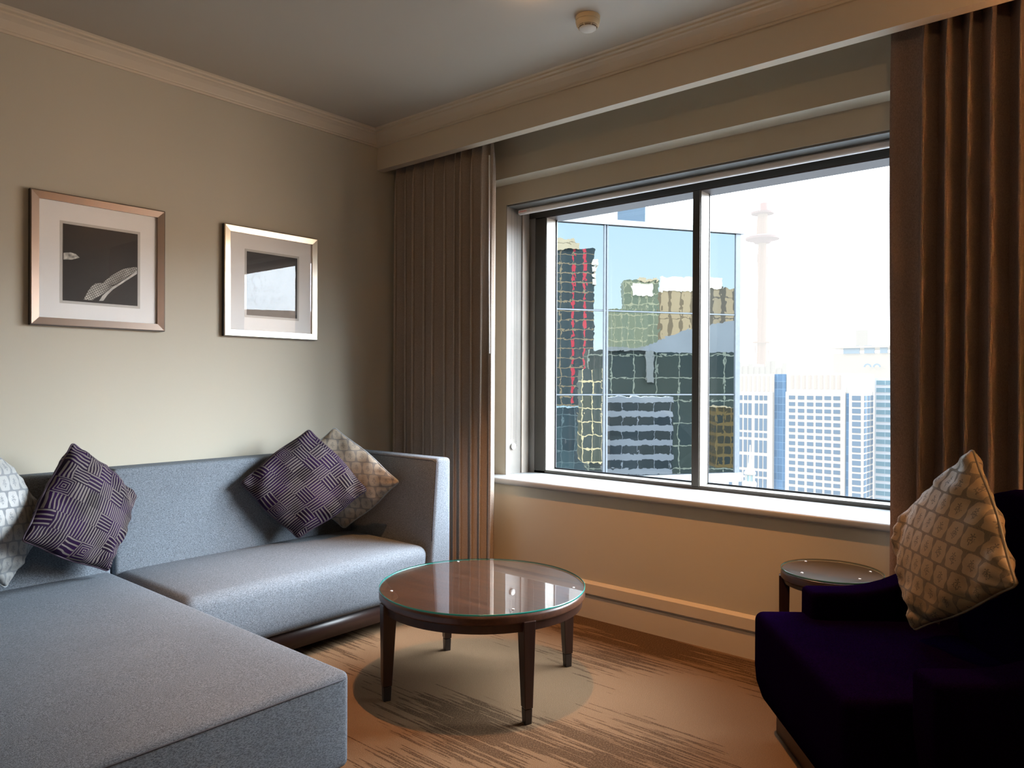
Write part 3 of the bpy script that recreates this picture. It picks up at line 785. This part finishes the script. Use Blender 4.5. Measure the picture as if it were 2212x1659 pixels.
wh.inputs[7].default_value = (6, 7, 8.2, 1); nt.links.new(mz.outputs[0], wh.inputs[0])
m2 = nt.nodes.new('ShaderNodeMix'); m2.data_type = 'RGBA'; hi = nt.nodes.new('ShaderNodeMapRange'); hi.inputs[1].default_value = .30; hi.inputs[2].default_value = .45; hi.inputs[3].default_value = 1; hi.inputs[4].default_value = 0; nt.links.new(sx.outputs[2], hi.inputs[0]); mu = nt.nodes.new('ShaderNodeMath'); mu.operation = 'MULTIPLY'; nt.links.new(mr.outputs[0], mu.inputs[0]); nt.links.new(hi.outputs[0], mu.inputs[1]); nt.links.new(mu.outputs[0], m2.inputs[0]); nt.links.new(wh.outputs[2], m2.inputs[6]); nt.links.new(bl_.outputs[2], m2.inputs[7])
lo_ = nt.nodes.new('ShaderNodeMapRange'); lo_.inputs[1].default_value = -.12; lo_.inputs[2].default_value = -.02; nt.links.new(sx.outputs[2], lo_.inputs[0])
m3 = nt.nodes.new('ShaderNodeMix'); m3.data_type = 'RGBA'; nt.links.new(lo_.outputs[0], m3.inputs[0]); m3.inputs[6].default_value = (.55, .6, .66, 1); nt.links.new(m2.outputs[2], m3.inputs[7])
dl2 = nt.nodes.new('ShaderNodeVectorMath'); dl2.operation = 'DOT_PRODUCT'; dl2.inputs[1].default_value = (math.cos(R(28))*math.sin(R(46)), math.cos(R(28))*math.cos(R(46)), math.sin(R(28)))
nt.links.new(tc.outputs['Generated'], dl2.inputs[0])
ml = nt.nodes.new('ShaderNodeMapRange'); ml.interpolation_type = 'SMOOTHSTEP'; ml.inputs[1].default_value = .74; ml.inputs[2].default_value = .97; nt.links.new(dl2.outputs['Value'], ml.inputs[0])
ma = nt.nodes.new('ShaderNodeMix'); ma.data_type = 'RGBA'; ma.blend_type = 'ADD'; ma.inputs[0].default_value = 1; ms = nt.nodes.new('ShaderNodeVectorMath'); ms.operation = 'SCALE'; ms.inputs[0].default_value = (40, 44, 48); nt.links.new(ml.outputs[0], ms.inputs['Scale'])
nt.links.new(m3.outputs[2], ma.inputs[6]); nt.links.new(ms.outputs[0], ma.inputs[7])
bg = nt.nodes.new('ShaderNodeBackground'); nt.links.new(ma.outputs[2], bg.inputs[0]); bg.inputs[1].default_value = 1.0
wo = nt.nodes.new('ShaderNodeOutputWorld'); nt.links.new(bg.outputs[0], wo.inputs[0])

# ------------------------------------------------------------------ outside: mirror glass block next door
PF = np.array([-18.697, 24.793, 0.0]); dF = np.array([math.sin(R(33)), math.cos(R(33)), 0]); nF = np.array([dF[1], -dF[0], 0])
fb = empty('glass_office_block', tuple(PF+dF*8.7), 'nearby mirror glass office block reflecting city towers', 'building')
FI = Matrix.Translation(-Vector(PF+dF*8.7))
def fbox(s0, s1, z0, z1, out0, out1):
    mb = MB(); vs = [tuple(PF+dF*s+nF*o+np.array([0, 0, z])) for z in (z0, z1) for s, o in ((s0, out0), (s1, out0), (s1, out1), (s0, out1))]
    return mb.add(vs, [(3, 2, 1, 0), (4, 5, 6, 7), (0, 1, 5, 4), (1, 2, 6, 5), (2, 3, 7, 6), (3, 0, 4, 7)])
def fpart(name, mb, mat, **k):
    o = mb.build(name, mat, fb, **k); o.matrix_parent_inverse = FI; return o
t = NT('wavy mirror glazing'); c = t.coord()
gl = t.n('ShaderNodeBsdfGlossy'); gl.inputs['Color'].default_value = (.80, .86, .88, 1); gl.inputs['Roughness'].default_value = .004
bn = t.n('ShaderNodeBump'); bn.inputs['Strength'].default_value = 1.0; bn.inputs['Distance'].default_value = .0006
nz = t.noise(c, 2.6, 1.5, .5, .3); t.link(nz, bn.inputs['Height']); t.link(bn.outputs[0], gl.inputs['Normal'])
df = t.n('ShaderNodeBsdfDiffuse'); df.inputs[0].default_value = (.003, .006, .008, 1)
mx = t.n('ShaderNodeMixShader'); mx.inputs[0].default_value = .88; t.link(df.outputs[0], mx.inputs[1]); t.link(gl.outputs[0], mx.inputs[2]); t.link(mx.outputs[0], t.out.inputs[0])
MIRR = t.m
FRM = plain('pale blue grey cladding', (.11, .13, .15), .4)
COP = plain('light coping', (.22, .25, .27), .4)
s_left = -14
fpart('core', fbox(s_left, 8.62, -2.85, 7.9, -9, -.05), plain('dark core', (.08, .1, .12), .6))
lv = (-2.85, .67, 4.25, 7.9); vx = (s_left, -6.5, -2.1, 2.25, 6.6, 8.62)
for zi in range(3):
    for xi in range(5):
        fpart('glass_panel', fbox(vx[xi]+.05, vx[xi+1]-.05, lv[zi]+.04, lv[zi+1]-.04, -.05, 0), MIRR)
for x in vx[1:-1]: fpart('mullion', fbox(x-.10, x-.025, -2.85, 7.9, -.04, .06).add(*[(lambda m: (m.v, m.f))(fbox(x+.025, x+.10, -2.85, 7.9, -.04, .05))][0]), FRM)
fpart('corner_post', fbox(8.56, 8.80, -3.0, 7.95, -.3, .06), FRM)
for z in lv[1:3]: fpart('transom', fbox(s_left, 8.62, z-.025, z+.025, -.04, .03), FRM)
fpart('coping', fbox(s_left, 9.0, 7.9, 8.12, -9, .12), COP)
fpart('soffit_edge', fbox(s_left, 8.9, -3.25, -2.85, -9, .10), COP)
fpart('rooftop_wall', fbox(s_left, 5.4, 8.1, 14, -9, -2.6), grid_mat('rooftop glazing', (.17, .21, .24), (.10, .14, .18), 2.6, 3.2, .03, .03, rough=.3))
fpart('rooftop_panel', fbox(1.6, 3.9, 8.1, 9.6, -2.6, -2.45), plain('white roof panel', (.30, .29, .27), .6))
fpart('rooftop_louvre', fbox(-1.4, 1.6, 8.1, 9.3, -2.6, -2.45), plain('blue roof louvre', (.02, .035, .055), .5))

# ---- towers the mirror glass shows: they stand off to the right of our window
def refl(p):
    p = np.array(p, float); dd = (p-PF)@nF; return p-2*dd*nF
def city_block(name, px0, px1, py0, py1, D, mat, label, deep=25, skew=0.0, roofs=()):
    """slab whose mirror image spans the given sight lines at distance D"""
    def vp(px, py, dd):
        r_ = ray(px, py); return CAM+r_*dd
    a0 = vp(px0, py1, D*(1-skew)); a1 = vp(px1, py1, D*(1+skew)); b0 = vp(px0, py0, D*(1-skew)); b1 = vp(px1, py0, D*(1+skew))
    a1[2] = a0[2]; 
    pts = []
    wdir = (a1-a0)*np.array([1, 1, 0]); wid = np.linalg.norm(wdir); wdir /= wid
    back = np.array([-wdir[1], wdir[0], 0]); back = back if back@fw > 0 else -back
    base = [a0, a1, a1+back*deep, a0+back*deep]
    top = [np.array([q[0], q[1], zz]) for q, zz in zip(base, (b0[2], b1[2], b1[2], b0[2]))]
    V = [refl(q) for q in base+top]
    Hh = b0[2]-a0[2]
    cen = sum(V[:4])/4
    e = empty(name, tuple(cen), label, 'building')
    V = [v-cen for v in V]
    uvf = [(0, 0), (wid, 0), (wid, Hh), (0, Hh)]; uvs_ = [(0, 0), (deep, 0), (deep, Hh), (0, Hh)]
    MB().add(V, [(0, 1, 5, 4), (1, 2, 6, 5), (2, 3, 7, 6), (3, 0, 4, 7), (4, 5, 6, 7), (3, 2, 1, 0)], [uvf, uvs_, uvf, uvs_, [(0, 0)]*4, [(0, 0)]*4]).build('facade', mat, e)
    for (rx0, rx1, ry0, ry1, rm, rn) in roofs:
        q = [vp(rx0, ry1, D-.6), vp(rx1, ry1, D-.6), vp(rx1, ry0, D-.6), vp(rx0, ry0, D-.6)]
        q2 = [p+back*deep*.5 for p in q]
        V2 = [refl(p)-cen for p in q+q2]
        MB().add(V2, [(0, 1, 2, 3), (7, 6, 5, 4), (0, 4, 5, 1), (1, 5, 6, 2), (2, 6, 7, 3), (3, 7, 4, 0)]).build(rn, rm, e)
    return e
BEI = plain('beige concrete', (.27, .22, .14), .8, sc=.3)
WHC = plain('white concrete', (.36, .335, .28), .8, sc=.3)
city_block('apartment_tower', 1085, 1281, 538, 1160, 150,
    grid_mat('dark red fin tower', (.04, .06, .065), (.26, .20, .12), 2.3, 1.9, .07, .10, cell2=(.02, .03, .035), band=((.50, .05, .07), 12.6, 17.6, 2.3)),
    'dark glass tower with red fins reflected at the left of the mirror block', 8, roofs=((1195, 1252, 524, 539, BEI, 'roof_plant'), (1195, 1243, 515, 526, BEI, 'roof_plant'),
    (1280, 1289, 560, 572, WHC, 'balcony'), (1280, 1289, 576, 586, WHC, 'balcony'), (1280, 1289, 590, 600, WHC, 'balcony'), (1280, 1289, 603, 614, WHC, 'balcony')))
city_block('office_tower', 1345, 1420, 606, 1160, 225,
    grid_mat('green grid tower', (.17, .19, .13), (.33, .33, .22), 2.2, 3.2, .10, .10, cell2=(.10, .15, .12)), 'green glass tower with a white sign panel reflected in the mirror block', 6,
    roofs=((1366, 1412, 612, 639, WHC, 'sign_panel'), (1380, 1420, 602, 607, BEI, 'roof_plant')))
city_block('office_tower', 1418, 1500, 628, 1160, 245,
    grid_mat('tan ribbed tower', (.40, .31, .19), (.18, .14, .09), 3.6, 9, .30, .05, cell2=(.34, .28, .19)), 'tan ribbed tower with white roof reflected in the mirror block', 6,
    roofs=((1428, 1498, 598, 629, WHC, 'roof_plant'),))
city_block('office_tower', 1500, 1640, 622, 1160, 262,
    grid_mat('brown ribbed tower', (.32, .26, .17), (.11, .10, .08), 4.4, 7, .38, .06, cell2=(.22, .2, .15)), 'brown ribbed tower at the right end of the reflections', 6,
    roofs=((1503, 1560, 600, 623, WHC, 'roof_plant'),))
city_block('office_block', 1309, 1396, 668, 1160, 205,
    grid_mat('pale green grid block', (.19, .21, .14), (.33, .32, .21), 1.9, 3.6, .09, .08, cell2=(.14, .19, .15)), 'lower green gridded block below the reflected sign tower', 6)
city_block('office_block', 1268, 1640, 757, 1160, 118,
    grid_mat('dark gridded glass block', (.035, .05, .05), (.26, .28, .22), 3.6, 3.6, .05, .05, cell2=(.08, .09, .06)), 'dark glass block with pale grid lines reflected in the mirror block', 5,
    roofs=((1312, 1430, 750, 758, plain('grey roof', (.11, .115, .11), .8), 'roof_edge'), (1396, 1412, 757, 826, plain('grey pier', (.11, .115, .11), .8), 'pier')))
# sloping grey roof
def vpp(px, py, D): return refl(CAM+ray(px, py)*D)
cen = vpp(1480, 740, 105)
e = empty('sloped_roof_hall', tuple(cen), 'hall with grey sloping roof reflected below the tan towers', 'building')
q = [(1386, 754), (1440, 727), (1500, 708), (1600, 690), (1640, 688), (1640, 762), (1420, 762)]
MB().add([vpp(a, b, 106)-cen for a, b in q]+[vpp(a, b, 109)-cen for a, b in q], [tuple(range(7)), tuple(range(7, 14))[::-1]]+[(i, (i+1) % 7, 7+(i+1) % 7, 7+i) for i in range(7)]).build('roof', plain('blue grey roof sheet', (.11, .12, .13), .7, sc=.2), e)
city_block('banded_office_block', 1306, 1452, 858, 1180, 96,
    grid_mat('banded facade', (.03, .04, .045), (.28, .29, .31), 2.1, 1.86, .035, .40, cell2=(.06, .06, .04)), 'dark office block with white floor bands reflected in the mirror block', 5)
city_block('framed_glass_block', 1257, 1300, 797, 1000, 88,
    grid_mat('gold framed glazing', (.04, .06, .06), (.62, .50, .28), 1.15, 1.6, .09, .08, cell2=(.09, .09, .04)), 'narrow block with golden window frames reflected beside the red fin tower', 6)
city_block('low_glass_block', 1130, 1262, 880, 1180, 100,
    grid_mat('blue green low block', (.03, .05, .06), (.12, .17, .18), 1.7, 1.6, .06, .07, cell2=(.10, .20, .22)), 'dim blue green block reflected at the foot of the red fin tower', 6)
city_block('painted_glint_block', 1546, 1588, 880, 1010, 92,
    grid_mat('painted glint facade', (.05, .04, .02), (.13, .09, .035), .9, 1.3, .2, .3, cell2=(.02, .03, .03), vary=.9), 'dark block with painted golden glints reflected at the far right of the mirror block', 6)  # glints are painted as line colour on the facade

# ------------------------------------------------------------------ outside: the far street, seen directly
YH = 300.0
def wp(px, py, Y=YH): return at(px, py, 1, Y)
WST = grid_mat('hazed white stone', (.62, .56, .50), (.58, .52, .46), 5, 5, .02, .02, haze_glow=.35, vary=.1, rough=.8)  # part emission, so airy whiteness is painted into the stone
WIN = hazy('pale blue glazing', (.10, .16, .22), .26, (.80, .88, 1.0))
WING = grid_mat('deep blue curtain wall', (.10, .20, .33), (.20, .32, .45), 2.2, 3.1, .06, .05, haze_glow=.18, haze_glow_col=(.7, .84, 1.0), vary=.5)
LOG = hazy('painted crown shade', (.62, .50, .44), .72, (1, .95, .90))  # recess shade and airy glow put into this strip colour
def bld(name, px0, px1, py0, Y, mat, label, depth=30, cat='building'):
    a = wp(px0, py0, Y); b = wp(px1, py0, Y); cen = ((a[0]+b[0])/2, Y, -70.0)
    e = empty(name, cen, label, cat)
    return e, cen
def bpart(e, cen, name, mat, x0, x1, y0, y1, z0, z1, uv=False):
    mb = MB().box(x0-cen[0], x1-cen[0], y0-cen[1], y1-cen[1], z0-cen[2], z1-cen[2])
    if uv:
        w_, d_, h_ = x1-x0, y1-y0, z1-z0
        mb.uv = [[(0, 0)]*4, [(0, 0)]*4, [(0, 0), (w_, 0), (w_, h_), (0, h_)], [(0, 0), (d_, 0), (d_, h_), (0, h_)], [(0, 0), (w_, 0), (w_, h_), (0, h_)], [(0, 0), (d_, 0), (d_, h_), (0, h_)]]
    return mb.build(name, mat, e)
# hotel: main face
e, cen = bld('hotel_building', 1697, 1826, 850, YH, WST, 'white stone hotel tower with rows of small square windows')
xa, xb = wp(1697, 850)[0], wp(1826, 850)[0]; zt_ = wp(1760, 847)[2]
bpart(e, cen, 'wall', WST, xa, xb, YH, YH+40, -70, zt_, True)
# crown
zc0 = wp(1760, 806)[2]
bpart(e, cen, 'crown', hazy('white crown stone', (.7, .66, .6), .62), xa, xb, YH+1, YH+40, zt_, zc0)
for k in range(9):
    px = 1709+k*12.6
    x_ = wp(px, 820)[0]
    bpart(e, cen, 'crown_opening', LOG, x_-.55, x_+.45, YH+.8, YH+1.2, zt_+1.2, zc0-.8)
    bpart(e, cen, 'crown_opening', LOG, x_+.55, x_+.85, YH+.8, YH+1.2, zt_+1.2, zc0-.8)
cols = [1711, 1730.5, 1750, 1769, 1788, 1807.5]
rows = [858.5+14.05*k for k in range(17)]
proto = None
def window_copy(e, cen, x, z, w_, h_, Y, mat, protos={}):
    key = (round(w_, 2), round(h_, 2), mat.name)
    if key not in protos:
        me = bpy.data.meshes.new('window'); mb = MB().box(-w_/2, w_/2, -.25, .1, -h_/2, h_/2); me.from_pydata(mb.v, [], mb.f); me.update(); me.materials.append(mat); protos[key] = me
    o = bpy.data.objects.new('window', protos[key]); COL.objects.link(o); o.parent = e; o.location = (x-cen[0], Y-cen[1], z-cen[2]); return o
for ci, cx_ in enumerate(cols):
    for r_ in rows:
        q = wp(cx_, r_)
        window_copy(e, cen, q[0], wp(1711, r_)[2], 2.4, 1.5, YH, WIN)
# recess + bay
e, cen = bld('hotel_wing', 1834, 1886, 850, YH-6, WST, 'white stone hotel wing with narrow triple windows beside the glass offices')
xb0, xb1 = wp(1834, 850, YH-6)[0], wp(1865.5, 850, YH-6)[0]
dep = 0
for dd in np.arange(2, 60, .5):
    # depth such that the far corner of the side face is seen at px 1886
    if (xb1 - ray(1886, 850)[0]/ray(1886, 850)[1]*(YH-6+dd)) > 0: dep = dd; break
bpart(e, cen, 'wall', WST, xb0, xb1, YH-6, YH-6+max(dep, 10), -70, wp(1850, 846, YH-6)[2], True)
bpart(e, cen, 'crown', hazy('white wing crown', (.7, .66, .6), .62), xb0+.5, xb1-.5, YH-5, YH-6+max(dep, 10), wp(1850, 846, YH-6)[2], wp(1850, 807, YH-6)[2])
for r_ in rows:
    q = wp(1850, r_+1.5, YH-6); window_copy(e, cen, q[0], q[2], 3.0, 1.7, YH-6, WIN)
Dd = max(dep, 10)
for k in range(3):
    yy = YH-6+Dd*(k+.5)/3
    for r_ in rows:
        z = wp(1850, r_+1.5, YH-6)[2]
        me = bpy.data.meshes.get('side_window_mesh')
        if not me:
            me = bpy.data.meshes.new('side_window_mesh'); mb = MB().box(-.1, .25, -Dd*.11, Dd*.11, -.9, .9); me.from_pydata(mb.v, [], mb.f); me.update(); me.materials.append(WIN)
        o = bpy.data.objects.new('window', me); COL.objects.link(o); o.parent = e; o.location = (xb1-cen[0], yy-cen[1], z-cen[2])
e, cen = bld('glass_stair_tower', 1826, 1834, 850, YH+3, WING, 'dark glazed slot between the white hotel and its wing')
bpart(e, cen, 'wall', WING, wp(1827.6, 850, YH+.5)[0], wp(1835, 850, YH+.5)[0], YH+.5, YH+4, -70, wp(1830, 850, YH)[2], True)
# blue glass slab left of the hotel
e, cen = bld('blue_glass_slab', 1671, 1697, 806, YH+2, WING, 'deep blue glass slab between the two white stone buildings')
bpart(e, cen, 'wall', WING, wp(1668, 806, YH+2)[0], wp(1698, 806, YH+2)[0], YH+2, YH+30, -70, wp(1680, 808, YH)[2], True)
# white block with tall windows
YB2 = YH
e, cen = bld('white_office_block', 1588, 1670, 806, YB2, WST, 'white stone block with tall blue windows behind the clock spire')
xa, xb = wp(1560, 850, YB2)[0], wp(1669, 850, YB2)[0]
bpart(e, cen, 'wall', WST, xa, xb, YB2, YB2+3, -70, wp(1630, 847, YB2)[2], True)
bpart(e, cen, 'crown', hazy('white crown', (.7, .66, .6), .6), xa, xb, YB2+1, YB2+3, wp(1630, 847, YB2)[2], wp(1630, 808, YB2)[2])
for k in range(8):
    x_ = wp(1598+k*9.6, 820, YB2)[0]
    bpart(e, cen, 'crown_opening', LOG, x_, x_+.9, YB2+.8, YB2+1.2, wp(1630, 845, YB2)[2], wp(1630, 812, YB2)[2])
segs_ = [(854, 864), (871, 896), (903, 929), (934, 944), (950, 976), (983, 1010), (1016, 1027), (1032, 1060), (1067, 1090)]
for cx_ in (1579, 1600, 1610.5, 1620, 1634, 1644, 1653.5):
    for a, b in segs_:
        za, zb_ = wp(1620, a, YB2)[2], wp(1620, b, YB2)[2]
        window_copy(e, cen, wp(cx_, 900, YB2)[0], (za+zb_)/2, 1.3, za-zb_, YB2, WIN)
# banded office at right
YO = YH+8
BND = hazy('white spandrel', (.62, .64, .68), .35, (.95, .97, 1)); OGL = grid_mat('sky blue ribbon glazing', (.22, .38, .46), (.5, .6, .66), 3.2, 3, .04, .01, haze_glow=.25, haze_glow_col=(.7, .9, 1), vary=.7)
e, cen = bld('ribbon_window_office', 1884, 1960, 820, YO, BND, 'office block with long blue ribbon windows at the right curtain')
xa, xb = max(wp(1876, 850, YO)[0], xb1+.3), wp(2010, 850, YO)[0]
bpart(e, cen, 'wall', BND, xa, xb, YO, YO+30, -70, wp(1900, 817, YO)[2])
for k in range(18):
    z1_ = wp(1900, 822+k*15.9, YO)[2]; z0_ = wp(1900, 831.5+k*15.9, YO)[2]
    bpart(e, cen, 'ribbon_window', OGL, xa+.5, xb, YO-.4, YO, z0_, z1_, True)
# rooftop behind with arches
YT = YH+60
e, cen = bld('domed_roof_hall', 1790, 1945, 745, YT, WST, 'pale hall behind the hotel with two small round arches')
HZ1 = hazy('hazed stone', (.7, .6, .5), .80); HZ2 = hazy('hazed blue roof glazing', (.25, .36, .44), .50, (.9, .96, 1));  # distance whiteness painted in as emission
bpart(e, cen, 'wall', HZ1, wp(1800, 760, YT)[0], wp(2000, 760, YT)[0], YT, YT+30, -60, wp(1850, 763, YT)[2])
bpart(e, cen, 'roof', HZ1, wp(1795, 760, YT)[0], wp(2000, 760, YT)[0], YT-2, YT+30, wp(1850, 752, YT)[2], wp(1850, 748, YT)[2])
for a, b in ((1823, 1858), (1868, 1890), (1902, 1918)):
    bpart(e, cen, 'roof_window', HZ2, wp(a, 750, YT)[0], wp(b, 750, YT)[0], YT-1, YT, wp(1850, 764, YT)[2], wp(1850, 747, YT)[2])
for a in (1874, 1894):
    q = wp(a, 793, YT-2); mb = MB().lathe([(1.0, -.2), (1.6, -.2), (1.6, .2), (1.0, .2), (1.0, -.2)], n=16, a0=0, a1=math.pi)
    o = mb.build('arch', HZ2, e); o.rotation_euler = (R(90), 0, 0); o.location = (q[0]-cen[0], q[1]-cen[1], q[2]-cen[2])
bpart(e, cen, 'roof_mast', hazy('hazed mast', (.6, .55, .5), .9), wp(1842, 700, YT)[0], wp(1868, 700, YT)[0], YT+5, YT+12, wp(1850, 750, YT)[2], wp(1850, 712, YT)[2])
# observation tower
YS = 900.0
tw_c = wp(1645, 830, YS); HT = hazy('hazed tower concrete', (.62, .34, .26), .88, (1, .98, .95)); HT2 = hazy('hazed tower turret', (.45, .28, .28), .78, (1, .98, .97)); HT3 = hazy('hazed tower mast', (.85, .2, .2), .86, (1, .98, .97))  # air in between painted into the tower colours as emission
tower = empty('observation_tower', (tw_c[0], YS, -70), 'hazy slender observation tower with a disc shaped turret', 'tower')
k_ = YS/ (1604*.80)   # metres per pixel there
def tz(py): return wp(1645, py, YS)[2]+70
MB().lathe([(6.2, 0), (6.2, tz(800)), (5.6, tz(740)), (5.0, tz(520)), (0, tz(520))], n=20).build('shaft', HT, tower, smooth=40)
for k in range(8):
    a = k*math.pi/4; MB().tube([(9*math.cos(a), 9*math.sin(a), tz(800)), (6*math.cos(a+.8), 6*math.sin(a+.8), tz(525))], .35, 5).build('cable', HT, tower)
MB().lathe([(0, tz(527)), (9, tz(526)), (12, tz(521)), (20, tz(518)), (20.5, tz(514)), (15, tz(510)), (0, tz(509))], n=32).build('turret', HT2, tower, smooth=30)
MB().lathe([(7.5, tz(510)), (7, tz(490)), (6, tz(464)), (0, tz(464))], n=20).build('turret_neck', HT, tower)
MB().lathe([(0, tz(464)), (13.5, tz(463)), (14, tz(459)), (0, tz(457))], n=32).build('upper_deck', HT2, tower)
MB().tube([(2, 0, tz(458)), (1.5, 0, tz(440))], 4.5, 12).build('mast', HT3, tower)
MB().lathe([(0, tz(742)), (11, tz(741)), (11, tz(738)), (0, tz(738))], n=20).build('ring_deck', HT, tower)
# clock spire in front
YC = 120.0
q = wp(1620, 1000, YC); sp = empty('clock_spire', (q[0], YC, -60), 'white lantern spire with a tall finial in front of the blue windows', 'spire')
def cz(py): return wp(1620, py, YC)[2]+60
mpx = (wp(1621, 1000, YC)[0]-wp(1620, 1000, YC)[0])
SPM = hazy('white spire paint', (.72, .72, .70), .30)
b_ = [(0, 961), (1.2, 962), (1.4, 975), (2.2, 990), (3, 1000), (5, 1008), (7.5, 1014), (11.5, 1020), (12, 1024), (8, 1026), (0, 1026)]
MB().lathe([(r_*mpx, cz(p_)) for r_, p_ in b_][::-1], n=16).build('finial', SPM, sp, smooth=40)
MB().lathe([(0, cz(1026)), (8.5*mpx, cz(1026)), (8.5*mpx, cz(1040)), (0, cz(1040))], n=8).build('lantern', hazy('lantern glazing', (.30, .48, .50), .25), sp)
for k in range(8):
    a = k*math.pi/4+.39; MB().tube([(9*mpx*math.cos(a), 9*mpx*math.sin(a), cz(1040)), (9*mpx*math.cos(a), 9*mpx*math.sin(a), cz(1026))], .9*mpx, 6).build('column', SPM, sp)
MB().lathe([(0, cz(1039)), (13*mpx, cz(1039)), (15*mpx, cz(1043)), (14*mpx, cz(1052)), (17*mpx, cz(1060)), (17*mpx, 0), (0, 0)], n=4).build('tower_base', SPM, sp)
# low roofline far left of the tower
e, cen = bld('distant_rooftops', 1600, 1690, 785, 500, WST, 'hazy distant rooftops at the foot of the observation tower')
HR = hazy('hazed roofs', (.6, .55, .5), .86)  # roofs whitened for distance by painted-in emission
random.seed(3)
for k in range(9):
    a = 1592+k*11; x0_ = wp(a, 800, 500)[0]; x1_ = wp(a+10, 800, 500)[0]
    bpart(e, cen, 'rooftop', HR, x0_, x1_, 500+k, 520+k, -60, wp(a, random.uniform(778, 800), 500)[2])
# street level
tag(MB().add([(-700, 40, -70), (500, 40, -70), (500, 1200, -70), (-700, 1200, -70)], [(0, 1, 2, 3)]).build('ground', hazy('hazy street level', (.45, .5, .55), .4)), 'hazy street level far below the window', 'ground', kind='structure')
# tan building mirrored in the second picture's glass, glow added to brighten it
TANB = grid_mat('glowing tan cladding', (.62, .50, .42), (.50, .40, .34), 8, 6, .02, .03, haze_glow=.6, haze_glow_col=(14, 10.6, 8.4), vary=.1, rough=.8)  # strong emission is added brightness, beyond any whitening by distance
azp = R(57)
e = empty('tan_office_building', (160*math.sin(azp), 160*math.cos(azp), -68), 'glowing pale tan office building with a red sign seen in the picture glass', 'building', rz=-azp)
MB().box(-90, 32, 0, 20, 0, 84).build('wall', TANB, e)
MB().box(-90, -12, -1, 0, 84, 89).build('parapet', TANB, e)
MB().box(18, 33, -1.2, -.2, 55, 78).build('sign_backing', hazy('glowing grey glazing', (.3, .3, .3), .5, (4, 4, 4)), e)  # emission added here and on the sign to show in the glass
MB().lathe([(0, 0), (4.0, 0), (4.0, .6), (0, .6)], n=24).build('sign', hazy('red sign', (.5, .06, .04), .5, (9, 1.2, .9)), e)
o = bpy.data.objects['sign']; o.rotation_euler = (R(90), 0, 0); o.location = (25, -1.6, 71)
